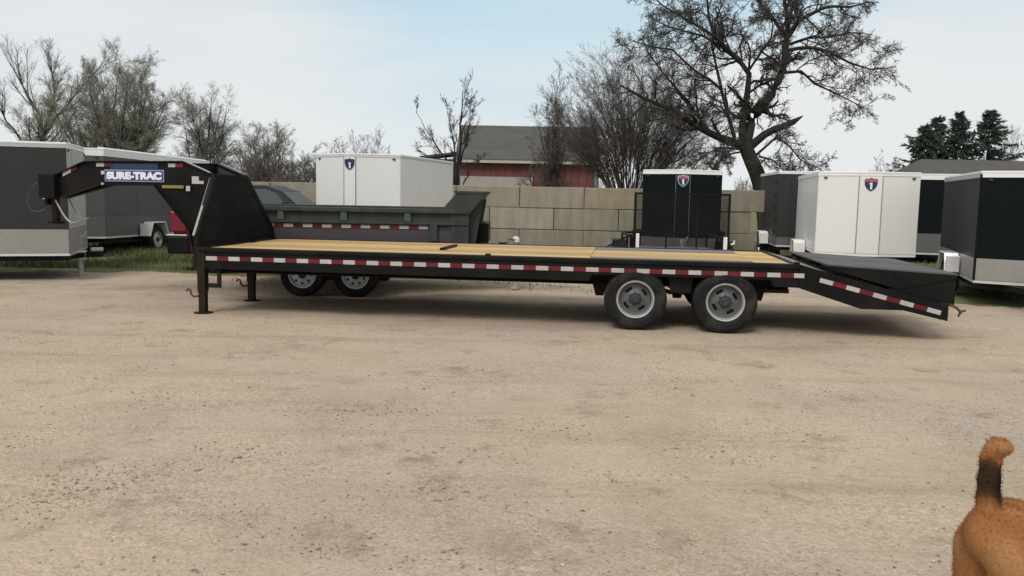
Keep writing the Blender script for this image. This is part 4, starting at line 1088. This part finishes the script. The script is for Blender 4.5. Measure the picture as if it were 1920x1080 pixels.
    for y0, y1 in ((-.02, .30), (W - .30, W + .02)):
        MB().prism([(-3.86, .40), (-3.72, .655), (-2.13, .655), (-1.99, .40), (-2.02, .39), (-2.15, .632), (-3.70, .632), (-3.83, .39)], lambda p, q: (p, y0, q), lambda p, q: (p, y1, q)).build('fender', M['black'], t)
    MB().box(-2.97, .10, .20, -2.88, .14, .60).build('fender_stay', M['black'], t)
    MB().box(-2.96, .08, .42, -2.89, .098, .50).build('fender_lamp', M['white_tape'], t)
build_dump()

# ------------------------------------------------------------------ enclosed cargo trailers
def shield(parent, x, y, z, w_, h, f, dim=False):
    """Interstate style shield: navy field, red head, white figure 1, lying on the plane y facing -y"""
    pts = [(-.5, .30), (-.42, .44), (-.22, .42), (0, .5), (.22, .42), (.42, .44), (.5, .30), (.46, -.05), (.30, -.32), (0, -.5), (-.30, -.32), (-.46, -.05)]
    def P(sc, y0, y1, pp):
        return MB().prism([(p * w_ * sc, q * h * sc) for p, q in pp], lambda a, b: f(x + a, y + y0, z + b), lambda a, b: f(x + a, y + y1, z + b))
    e = P(1.1, 0, -.004, pts).build('emblem', M['letter'], parent)
    P(1.0, -.0045, -.0075, pts).build('emblem_field', M['navy'], e)
    head = [(-.49, .20), (-.49, .30), (-.42, .43), (-.22, .41), (0, .49), (.22, .41), (.42, .43), (.49, .30), (.49, .20)]
    P(.99, -.008, -.0105, head).build('emblem_head', M['navy' if dim else 'emb_red'], e)
    one = [(-.06, -.34), (.10, -.34), (.10, .15), (-.03, .15), (-.14, .06), (-.14, .01), (-.06, .05)]
    P(1.0, -.008, -.0105, one).build('emblem_figure', M['letter'], e)
    return e

def cargo(label, loc, rz, W, L, z0, z1, nose, strip, skin, guard, guard_h, top, emblem=True, group='enclosed cargo trailers', wheels=True, fender=None, trimw=.07,
          corner=None, rear_detail=False, front=None, tilt=0.0, roof_top=None, emb_z=.14, tongue=1.0, jack=True, panels=True, top_side=None, wheel_y=None, jack_dx=0.0, front_top=None, slant=False, dim=False):
    t = thing('cargo_trailer', label, 'trailer', (loc[0], loc[1], loc[2] if len(loc) > 2 else 0), rz, group)
    if tilt: t.rotation_euler = (tilt, 0, rz)
    h = W / 2; s = strip / 2
    foot = [(-h, nose), (-s, 0), (s, 0), (h, nose), (h, L), (-h, L)]
    MB().prism(foot, lambda a, b: (a, b, z0), lambda a, b: (a, b, z1)).build('body', M[skin], t)
    MB().prism([(-h - .01, nose - .012), (-s - .005, -.02), (s + .005, -.02), (h + .01, nose - .012), (h + .01, L + .012), (-h - .01, L + .012)], lambda a, b: (a, b, z1 - .005), lambda a, b: (a, b, z1 + .03)).build('roof', M[roof_top or 'white_trim'], t, bev=.008)
    def strip_along(p, q, za, zb, th, nm, mt, inset=0.0):
        """a thin sheet standing on the body's outline from p to q"""
        a, b = Vector((*p, 0)), Vector((*q, 0)); d = (b - a).normalized(); n = Vector((d.y, -d.x, 0))
        a = a + d * inset; b = b - d * inset
        vs = [v + n * o + Vector((0, 0, z)) for z in (za, zb) for o in (.001, th) for v in (a, b)]
        return MB().add(vs, [(0, 1, 3, 2), (4, 6, 7, 5), (0, 4, 5, 1), (2, 3, 7, 6), (0, 2, 6, 4), (1, 5, 7, 3)]).build(nm, M[mt], t)
    edges = [((-h, L), (-h, nose)), ((-h, nose), (-s, 0)), ((-s, 0), (s, 0)), ((s, 0), (h, nose)), ((h, nose), (h, L))]
    for i, (p, q) in enumerate(edges):
        mt = top_side if (top_side and i in (0, 4)) else (front_top if (front_top and i in (1, 2, 3)) else top)
        strip_along(p, q, z1 - trimw, z1 - .006, .014, 'top_trim', mt)
        if guard: strip_along(p, q, z0 + .002, z0 + guard_h, .010, 'stone_guard', guard, .004)
        strip_along(p, q, z0 - .045, z0 - .003, .006, 'bottom_rail', 'alu_bright' if guard else 'white_trim')
    if slant:
        for sx in (-1, 1):
            MB().prism([(h + .016, z1 - .13), (h - .11, z1 + .06), (h - .14, z1 + .06), (h - .02, z1 - .13)], lambda a, b: (sx * a, nose, b), lambda a, b: (sx * a, L + .02, b)).build('roof_edge', M['white_trim'], t)
    lo = z0 + (guard_h if guard else 0) + .006; hi = z1 - trimw - .006
    if panels:
        for sg, (p, q) in ((0, edges[0]), (1, edges[4])):
            n = max(2, round((L - nose) / 1.22))
            for k in range(n):
                a = (p[0], p[1] + (q[1] - p[1]) * k / n); b = (p[0], p[1] + (q[1] - p[1]) * (k + 1) / n)
                strip_along(a, b, lo, hi, .005, 'side_panel', skin, .004)
    for i in (1, 3):
        strip_along(*edges[i], lo, hi, .004, 'front_panel', front or skin, .012)
    strip_along(*edges[2], lo, hi, .009, 'centre_strip', front or skin, .004)
    # corner mouldings
    if corner:
        for x in (-h, h): MB().tube([(x, nose, z0), (x, nose, z1 - .02)], .022, 8).build('corner_post', M[corner], t)
    for x in (-h + .12, h - .12):
        y = nose * (h - abs(x)) / (h - s) * -1 + nose
        MB().box(x - .03, y - .03, z1 - trimw - .05, x + .03, y + .0, z1 - trimw - .02).build('clearance_lamp', M['hub'], t)
    if emblem:
        for x in (-s, s): MB().box(x - .008, -.014, lo, x + .008, -.001, hi).build('seam_strip', M['chain' if skin == 'white' else 'stone'], t)
    if emblem: shield(t, 0, -.0095, z1 - trimw - emb_z - .02, .235, .255, lambda a, b, c: (a, b, c), dim)
    if rear_detail:
        for z in np.linspace(z0 + .3, z1 - .25, 5):
            MB().box(-h - .035, .42, z - .05, -h - .008, .52, z + .05).build('door_hinge', M['hub'], t, bev=.006)
    # frame and tongue
    MB().box(-h + .05, nose + .02, z0 - .13, h - .05, L - .02, z0 - .048).build('chassis', M['black'], t)
    zt = z0 - .10
    tg = MB(); tg.beam((-h * .6, nose + .2, zt), (0, -tongue, zt), .07, .09).beam((h * .6, nose + .2, zt), (0, -tongue, zt), .07, .09).box(-.05, -tongue - .22, zt - .04, .05, -tongue + .05, zt + .06)
    tg.build('tongue', M['black'], t)
    if jack:
        j = MB().lathe([(.001, .0), (.075, .0), (.075, .015), (.045, .02), (.045, zt + .35), (.001, zt + .35)], 14, 'z', (jack_dx, -tongue + .12, 0)).build('tongue_jack', M['jack_wh'], t, smooth=True)
        MB().tube([(jack_dx, -tongue + .12, zt + .33), (jack_dx + .1, -tongue + .05, zt + .34), (jack_dx + .12, -tongue + .03, zt + .42)], .012, 6).build('jack_crank', M['jack_wh'], j)
        MB().box(jack_dx - .12, -tongue + .02, zt - .07, jack_dx + .12, -tongue + .22, zt + .07).build('jack_bracket', M['alu_bright'], j, bev=.01)
        MB().box(jack_dx - .07, -tongue - .26, zt + .062, jack_dx + .07, -tongue - .05, zt + .13).build('coupler', M['alu'], t, bev=.02)
    if wheels:
        wy = wheel_y or [L * .6]
        for y in wy:
            for sx, rz_ in ((-1, -math.pi / 2), (1, math.pi / 2)):
                make_wheel(t, (sx * (h + .19), y, .335), .335, .2, .19, 'mod', [M['rim_white'], M['plug'], M['hub']], (0, 0, rz_))
        y0, y1 = min(wy) - .46, max(wy) + .46
        for sx in (-1, 1):
            a, b = sorted((sx * (h + .02), sx * (h + .25)))
            pr = [(y0, .42), (y0 + .16, .74), (y1 - .16, .74), (y1, .42), (y1 - .03, .41), (y1 - .18, .715), (y0 + .18, .715), (y0 + .03, .41)]
            MB().prism(pr, lambda p, q: (a, p, q), lambda p, q: (b, p, q)).build('fender', M[fender or 'alu'], t, bev=.01)
            if fender:
                MB().box(a + .01, y0 - .05, .42, b - .01, y0 + .02, .70).build('fender_flap', M[fender], t, bev=.01)
    # rear doors
    MB().box(-h + .05, L + .002, z0 + .03, -.01, L + .03, z1 - .1).build('rear_door', M[skin], t)
    MB().box(.01, L + .002, z0 + .03, h - .05, L + .03, z1 - .1).build('rear_door', M[skin], t)
    return t

# big charcoal trailer at the left edge, nose to the right
th = R(109); e = Vector((math.cos(th), math.sin(th), 0))
c0 = Vector((-7.47, 14.4, 0)) + e * 1.02
cargo('charcoal enclosed trailer at the far left with a pale aluminium lower band', (c0.x, c0.y, 0), th, 2.04, 6.2, .47, 2.29, .02, 1.2, 'charcoal', 'stone_l', .40, 'alu', emblem=False, front='front_grey', tongue=.12, wheel_y=[3.6, 4.5], top_side='alu', trimw=.065, front_top='white_trim')
# grey trailer behind it, running away from us
e2 = Vector((math.cos(R(-4.5)), math.sin(R(-4.5)), 0)); c1 = Vector((-8.62, 17.6, 0)) - e2 * 1.05
cargo('grey enclosed trailer with a white roof edge and white fender, behind the gooseneck', (c1.x, c1.y, .10), R(-4.5), 2.1, 5.5, .46, 2.27, .4, .5, 'charcoal2', 'stone', .42, 'white_trim', emblem=False, fender='white_plastic', wheel_y=[2.25], tongue=1.1, trimw=.13, jack=False, tilt=R(-.7), slant=True)
# white trailer behind the dump trailer
cargo('white V nosed cargo trailer behind the dump trailer', (-3.53, 18.5, 0), R(-13), 1.98, 4.3, .46, 2.38, .42, .27, 'white', None, 0, 'alu_bright', tongue=.9, wheel_y=[2.7], fender='white_plastic', trimw=.045, dim=True)
# black one in the middle
cargo('black V nosed cargo trailer behind the upright mesh ramp gate', (3.99, 20.3, 0), R(-9), 1.86, 3.6, .38, 2.22, .42, .33, 'blacksk', 'stone', .26, 'white_trim', tongue=.8, wheel_y=[2.2], trimw=.075, fender='black')
# white one on the right
cargo('white V nosed cargo trailer right of centre with a shield emblem, between dark trailers', (6.66, 16.05, 0), R(-13), 1.80, 4.2, .60, 2.11, .24, .41, 'white', None, 0, 'white_trim', tongue=.9, wheel_y=[2.2], fender='white_plastic', trimw=.05, jack=False)
# dark grey one left of it
cargo('dark grey cargo trailer with pale fenders, tucked behind the right white trailer', (7.58, 21.4, 0), R(-8), 1.9, 3.2, .45, 2.27, .03, 1.3, 'charcoal', 'stone', .20, 'white_trim', emblem=False, tongue=.9, wheel_y=[1.6], fender='white_plastic', trimw=.04, jack=False, rear_detail=True)
# black ones on the right
cargo('black cargo trailer with a white roof edge, squeezed between white and large black trailers', (11.2, 22.1, 0), R(-12), 2.0, 4.2, .28, 2.29, .05, 1.5, 'blacksk', 'stone', .50, 'white_trim', emblem=False, tongue=.8, wheel_y=[2.6], trimw=.12, jack=False)
th = R(-18.8); e3 = Vector((math.cos(th), math.sin(th), 0)); b3 = Vector((-math.sin(th), math.cos(th), 0)); c3 = Vector((7.22, 13.3, 0)) + e3 * .86 - b3 * .22
bt = cargo('large black V nosed cargo trailer cut off by the right edge', (c3.x, c3.y, 0), th, 1.72, 3.9, .40, 2.06, .22, .34, 'blacksk', 'stone_l', .34, 'white_trim', emblem=False, tongue=.9, wheel_y=[1.9], fender='alu_bright', trimw=.07, corner='black', top_side='front_grey')
rg = MB(); rg.lathe([(.235, -.012), (.25, -.012), (.25, -.020), (.235, -.020), (.235, -.012)], 36, 'y', (0.0, 0, 1.13)); rg.lathe([(.15, -.012), (.158, -.012), (.158, -.018), (.15, -.018), (.15, -.012)], 30, 'y', (0, 0, 1.13))
rg.build('round_emblem', M['chain'], bt)

# ------------------------------------------------------------------ utility trailer with a mesh ramp gate
def build_utility():
    t = thing('utility_trailer', 'open utility trailer with its black mesh ramp gate standing upright', 'trailer', (3.21, 16.3, 0), R(-2))
    B = M['black']
    g = MB()
    for x in (-.91, .87): g.box(x, 0, .55, x + .04, .04, 1.68)
    g.box(-.87, 0, 1.64, .87, .04, 1.68).box(-.87, 0, .55, .87, .04, .59)
    for x in (-.3, .28): g.box(x, .005, .59, x + .03, .035, 1.64)
    gate = g.build('ramp_gate', B, t)
    mesh = MB()
    for k in range(86): mesh.box(-.868 + k * .0202, .012, .592, -.868 + k * .0202 + .006, .018, 1.638)
    for k in range(42): mesh.box(-.868, .020, .60 + k * .025, .868, .026, .606 + k * .025)
    mesh.build('gate_mesh', B, gate)
    MB().box(-.93, .06, .44, .93, 2.3, .53).build('deck', M['tail_steel'], t)
    r = MB()
    for x in (-.93, .89): r.box(x, .06, .80, x + .04, 2.3, .84)
    for x in (-.93, .89):
        for y in (.06, 1.1, 2.26): r.box(x, y, .53, x + .04, y + .04, .80)
    r.box(-.89, 2.26, .80, .89, 2.30, .84)
    r.build('side_rails', B, t)
    MB().box(-.86, -.03, .62, -.80, -.004, .90).build('marker_post', M['white_plastic'], t); MB().box(.80, -.03, .58, .87, -.004, .86).build('marker_post', M['white_plastic'], t)
    for x in (-.98, .94): MB().box(x, .0, .52, x + .04, .05, .62).build('tail_lamp', M['lamp_red'], t)
    MB().tube([(.95, .0, .72), (1.0, -.02, .74), (1.0, -.02, .80)], .02, 6).build('latch_handle', M['white_plastic'], t)
    for sx, rz_ in ((-1, -math.pi / 2), (1, math.pi / 2)):
        make_wheel(t, (sx * 1.17, 1.2, .33), .33, .19, .19, 'mod', [M['rim_white'], M['rim_white'], M['hub']], (0, 0, rz_))
        a, b = sorted((sx * .95, sx * 1.18))
        MB().prism([(.75, .42), (.90, .72), (1.5, .72), (1.65, .42), (1.62, .41), (1.48, .695), (.92, .695), (.78, .41)], lambda p, q: (a, p, q), lambda p, q: (b, p, q)).build('fender', B, t)
    MB().beam((-.5, 2.3, .46), (0, 3.0, .46), .06, .08).beam((.5, 2.3, .46), (0, 3.0, .46), .06, .08).build('tongue', B, t)
build_utility()
q = MB(); fr = [(1.78, .60), (2.28, .60), (2.28, .87)]
for a, b in zip(fr, fr[1:] + fr[:1]): q.beam((a[0], 16.5, a[1]), (b[0], 16.5, b[1]), .03, .03)
for k in range(12):
    x = 1.84 + k * .038; q.beam((x, 16.5, .60), (x, 16.5, .60 + (x - 1.78) / .5 * .27), .008, .008)
for x in (1.80, 2.26): q.beam((x, 16.5, 0), (x, 16.5, .60), .03, .03)
tag(q.build('wedge_rack', M['black']), 'small black wedge shaped rack left of the mesh gate', 'rack')

# ------------------------------------------------------------------ dark car behind the gooseneck
def build_car():
    t = thing('parked_car', 'dark red car with a charcoal roof half hidden behind the gooseneck', 'car', (-6.45, 16.1, 0))
    P = M['suv']; W = 1.78
    body = [(0, .48), (0.02, .75), (.02, 1.12), (.30, 1.22), (2.35, 1.22), (2.50, 1.20), (3.55, 1.10), (3.85, .95), (3.9, .55), (3.8, .36), (.15, .36)]
    MB().prism(body, lambda a, b: (a, .03, b), lambda a, b: (a, W - .03, b)).build('body', P, t, bev=.05)
    cab = [(.35, 1.20, 0), (.62, 1.60, .16), (.95, 1.68, .19), (1.72, 1.68, .19), (2.02, 1.58, .17), (2.46, 1.20, 0)]
    v = []; n = len(cab)
    for a, b, i in cab: v.append((a, .05 + i, b))
    for a, b, i in cab: v.append((a, W - .05 - i, b))
    MB().add(v, [tuple(range(n))[::-1], tuple(range(n, 2 * n))] + [(i, (i + 1) % n, n + (i + 1) % n, n + i) for i in range(n)]).build('cab', M['suv_roof'], t, bev=.02)
    def win(poly, nm):
        # on the near flank: y follows the tumblehome
        f = lambda a, b, o: (a, .05 + .19 * (b - 1.20) / .48 + o, b)
        MB().prism(poly, lambda a, b: f(a, b, -.006), lambda a, b: f(a, b, .01)).build(nm, M['glass'], t)
    win([(.62, 1.25), (.78, 1.57), (1.30, 1.61), (1.30, 1.25)], 'rear_window')
    win([(1.40, 1.25), (1.40, 1.61), (1.74, 1.61), (1.95, 1.53), (2.22, 1.25)], 'front_window')
    # windscreen
    MB().add([(2.05, .26, 1.565), (2.05, W - .26, 1.565), (2.475, W - .1, 1.215), (2.475, .1, 1.215), (2.04, .26, 1.55), (2.04, W - .26, 1.55), (2.46, W - .1, 1.20), (2.46, .1, 1.20)], [(0, 1, 2, 3), (7, 6, 5, 4), (0, 3, 7, 4), (1, 5, 6, 2), (0, 4, 5, 1), (3, 2, 6, 7)]).build('windscreen', M['glass'], t)
    for y0, y1 in ((.01, .30), (W - .30, W - .01)):
        MB().box(-.02, y0, .78, .28, y1, 1.16).build('tail_lamp', M['lamp_red'], t, bev=.02)
    MB().box(-.09, .0, .36, .34, W, .70).build('rear_bumper', M['black'], t, bev=.04)
    MB().box(-.10, .0, .70, .30, W, .725).build('bumper_trim', M['alu'], t, bev=.008)
    MB().box(-.14, .8, .40, -.05, .98, .50).build('tow_hitch', M['black'], t)
    MB().box(2.12, -.14, 1.24, 2.24, .06, 1.38).build('side_mirror', M['suv_roof'], t, bev=.02)
    for y in (.03, W - .38): MB().box(3.86, y, .78, 3.915, y + .35, .92).build('headlight', M['plug'], t, bev=.01)
    for x in (.78, 3.1):
        for y, rot in ((.0, None), (W, (0, 0, math.pi))): make_wheel(t, (x, y, .33), .33, .2, .2, 'mod', [M['plug'], M['plug'], M['hub']], rot)
build_car()

# ------------------------------------------------------------------ dog
def build_dog():
    """standing dog, rump to the left of the picture; x runs from tail to head"""
    # skeleton: name -> (x, y, z, radius_y, radius_z)
    pos = {'pel': (0, 0, .50, .118, .105), 'rmp': (-.075, 0, .48, .105, .10), 'loin': (.16, 0, .485, .105, .095), 'rib': (.34, 0, .465, .125, .13), 'chest': (.50, 0, .475, .125, .14),
           'neck': (.62, 0, .60, .085, .09), 'skull': (.73, 0, .72, .085, .08), 'muz': (.85, 0, .69, .045, .045), 'nose': (.90, 0, .685, .032, .03),
           't0': (-.09, 0, .565, .050, .050), 't1': (-.102, 0, .63, .044, .044), 't2': (-.106, .0, .70, .041, .041), 't3': (-.106, 0, .775, .040, .040), 't4': (-.098, -.012, .825, .038, .038), 't5': (-.078, -.034, .828, .031, .031)}
    E = [('pel', 'rmp'), ('pel', 'loin'), ('loin', 'rib'), ('rib', 'chest'), ('chest', 'neck'), ('neck', 'skull'), ('skull', 'muz'), ('muz', 'nose'), ('rmp', 't0'), ('t0', 't1'), ('t1', 't2'), ('t2', 't3'), ('t3', 't4'), ('t4', 't5')]
    for s, sg in (('r', -1), ('l', 1)):
        y = .085 * sg; k = .02 if sg > 0 else 0
        pos.update({s + 'h1': (-.045 + k, y * 1.05, .41, .092, .10), s + 'h2': (-.03 + k, y * 1.15, .28, .09, .10), s + 'h3': (-.07 + k, y, .165, .03, .034), s + 'h4': (-.06 + k, y, .05, .026, .026), s + 'h5': (0 + k, y, .026, .034, .024),
                    s + 'f1': (.48 - k, y * .95, .38, .06, .075), s + 'f2': (.46 - k, y * .95, .26, .042, .045), s + 'f3': (.47 - k, y * .95, .13, .03, .03), s + 'f4': (.475 - k, y * .95, .05, .027, .027), s + 'f5': (.52 - k, y * .95, .026, .034, .024)})
        E += [('pel', s + 'h1'), (s + 'h1', s + 'h2'), (s + 'h2', s + 'h3'), (s + 'h3', s + 'h4'), (s + 'h4', s + 'h5'), ('chest', s + 'f1'), (s + 'f1', s + 'f2'), (s + 'f2', s + 'f3'), (s + 'f3', s + 'f4'), (s + 'f4', s + 'f5')]
    # implicit surface: smooth union of tapered capsules, meshed on a grid by remeshing a skin of metaballs
    mb = bpy.data.metaballs.new('dog_skin'); mb.resolution = .016; mb.render_resolution = .016; mb.threshold = .35
    for a, b in E:
        pa, pb = Vector(pos[a][:3]), Vector(pos[b][:3]); ra, rb = pos[a][3:], pos[b][3:]
        n = max(2, int((pb - pa).length / .022))
        for i in range(n + 1):
            q = i / n; p = pa.lerp(pb, q); ry = ra[0] * (1 - q) + rb[0] * q; rz = ra[1] * (1 - q) + rb[1] * q
            el = mb.elements.new(); el.co = p; el.radius = (ry + rz) / 2 * 1.32; el.stiffness = 1.2
    for sg in (-1, 1):                                    # ears, brow
        for q in np.linspace(0, 1, 6):
            el = mb.elements.new(); el.co = (.70 - .02 * q, sg * (.065 + .03 * q), .79 + .055 * q - .08 * q * q); el.radius = .035 - .012 * q; el.stiffness = 1.5
    mo = bpy.data.objects.new('dog_skin', mb); COL.objects.link(mo)
    dg = bpy.context.evaluated_depsgraph_get(); dg.update()
    me = bpy.data.meshes.new_from_object(mo.evaluated_get(dg))
    bpy.data.objects.remove(mo); bpy.data.metaballs.remove(mb)
    # coat: tan with a blackish band on the tail
    m = bpy.data.materials.new('tan_dog_coat'); m.use_nodes = True
    t = m.node_tree; L = t.links.new; b = t.nodes['Principled BSDF']; b.inputs['Roughness'].default_value = .95; b.inputs['Specular IOR Level'].default_value = .08
    at = t.nodes.new('ShaderNodeAttribute'); at.attribute_name = 'coat'
    r = t.nodes.new('ShaderNodeValToRGB'); el = r.color_ramp.elements
    el[0].position = 0; el[0].color = (.007, .006, .005, 1); el[1].position = 1; el[1].color = (.60, .55, .47, 1)
    for p, c in ((.3, (.075, .042, .02)), (.52, (.235, .095, .034)), (.74, (.325, .15, .058)), (.88, (.38, .22, .105))):
        x = el.new(p); x.color = (*c, 1)
    co = t.nodes.new('ShaderNodeTexCoord'); n = t.nodes.new('ShaderNodeTexNoise'); n.inputs['Scale'].default_value = 70; n.inputs['Detail'].default_value = 4
    mp = t.nodes.new('ShaderNodeMapping'); mp.inputs['Scale'].default_value = (.35, 1, 1); L(co.outputs['Object'], mp.inputs[0]); L(mp.outputs[0], n.inputs['Vector'])
    ad = t.nodes.new('ShaderNodeMath'); ad.operation = 'MULTIPLY_ADD'; ad.inputs[1].default_value = .16; L(n.outputs['Fac'], ad.inputs[0])
    sb = t.nodes.new('ShaderNodeMath'); sb.operation = 'SUBTRACT'; sb.inputs[1].default_value = .08; L(at.outputs['Fac'], sb.inputs[0]); L(sb.outputs[0], ad.inputs[2])
    L(ad.outputs[0], r.inputs[0]); L(r.outputs[0], b.inputs['Base Color'])
    bp = t.nodes.new('ShaderNodeBump'); bp.inputs['Strength'].default_value = .35; bp.inputs['Distance'].default_value = .006; L(n.outputs['Fac'], bp.inputs['Height']); L(bp.outputs[0], b.inputs['Normal'])
    nv = len(me.vertices); co_ = np.empty(nv * 3, np.float32); me.vertices.foreach_get('co', co_); co_ = co_.reshape(-1, 3)
    X, Y, Z = co_.T
    val = np.full(nv, .62)
    tail = (X < -.0) & (Z > .585) & (Z < .85) & (X < .02)
    band = tail * np.exp(-(np.abs(Z - .705 + .012 * np.sin(X * 90 + Y * 70)) / .085) ** 4) * (.80 + .19 * smooth01((X + .135) / .05))
    val = np.where(tail, .78, val) * (1 - band) + .0 * band
    val = val + .22 * smooth01((.36 - Z) / .2) * (Y < 0)                      # paler legs
    val = val + .25 * np.exp(-((X + .11) / .05) ** 2 - ((Z - .42) / .07) ** 2)   # pale breeches under the tail
    val = val + .45 * tail * smooth01((.80 - Z) / .03) * smooth01((-.03 - Y) / .02) * (Z > .75)
    rr_ = np.hypot(X - .10, Z - .29); val = val - .3 * (Y < 0) * np.exp(-((rr_ - .13) / .02) ** 2) * (Z > .30)  # dark arc: shade of the thigh crease painted into the coat
    val = val + .10 * np.sin(X * 23 + 2 * np.sin(Y * 17)) * np.sin(Z * 19 + X * 9) * ~tail + .5 * np.exp(-((X + .064) / .022) ** 2 - ((Z - .775) / .018) ** 2) * (Y < -.02)
    val = np.clip(val - .22 * np.exp(-((X - .0) / .05) ** 2 - ((Z - .53) / .05) ** 2) * .3, 0, 1)
    val = np.where(tail, val, np.minimum(val, .80))
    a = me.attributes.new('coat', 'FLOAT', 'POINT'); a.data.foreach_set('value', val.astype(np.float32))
    me.materials.append(m); me.polygons.foreach_set('use_smooth', [True] * len(me.polygons))
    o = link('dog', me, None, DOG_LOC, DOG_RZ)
    o.scale = (.94, .94, .94)
    tag(o, 'tan dog at the lower right corner with its black banded tail raised', 'dog')
    # short coat hairs standing off the skin
    rng = np.random.default_rng(8)
    no = np.empty(nv * 3, np.float32); me.vertices.foreach_get('normal', no); no = no.reshape(-1, 3)
    k = rng.integers(0, nv, 110000); p = co_[k] + rng.normal(0, .004, (len(k), 3)); nn = no[k]
    p = p - nn * .002
    back = np.array([-.7, 0, -.35])
    d = nn * .30 + back + rng.normal(0, .25, p.shape)
    up_ = (X[k] < .02) & (Z[k] > .585); d[up_] = nn[up_] * .8 + np.array([0, 0, .7]) + rng.normal(0, .25, (up_.sum(), 3))
    d /= np.linalg.norm(d, axis=1, keepdims=True); ln = rng.uniform(.003, .0065, len(k))[:, None] * np.where(up_, 1.25, 1.)[:, None]
    sd = np.cross(d, rng.normal(0, 1, d.shape)); sd /= np.linalg.norm(sd, axis=1, keepdims=True); sd *= .0009
    V = np.stack([p - sd, p + sd, p + d * ln], 1).reshape(-1, 3)
    f = soup('fur', V, np.arange(len(V)).reshape(-1, 3), m, o); f['kind'] = 'stuff'
    a = f.data.attributes.new('coat', 'FLOAT', 'POINT'); a.data.foreach_set('value', np.repeat(np.clip(val[k] + rng.normal(0, .06, len(k)), 0, 1), 3).astype(np.float32))
    for sg in (-1, 1):
        MB().lathe([(.001, -.012), (.009, -.008), (.012, 0), (.009, .008), (.001, .012)], 10, 'y', (.785, sg * .055, .745)).build('eye', M['glass'], o, smooth=True)
    MB().lathe([(.001, -.02), (.014, -.016), (.02, 0), (.014, .016), (.001, .02)], 10, 'y', (.925, 0, .69)).build('nose', M['rubber'], o, smooth=True)
DOG_LOC, DOG_RZ = (1.742, 2.865, 0), R(16)
build_dog()
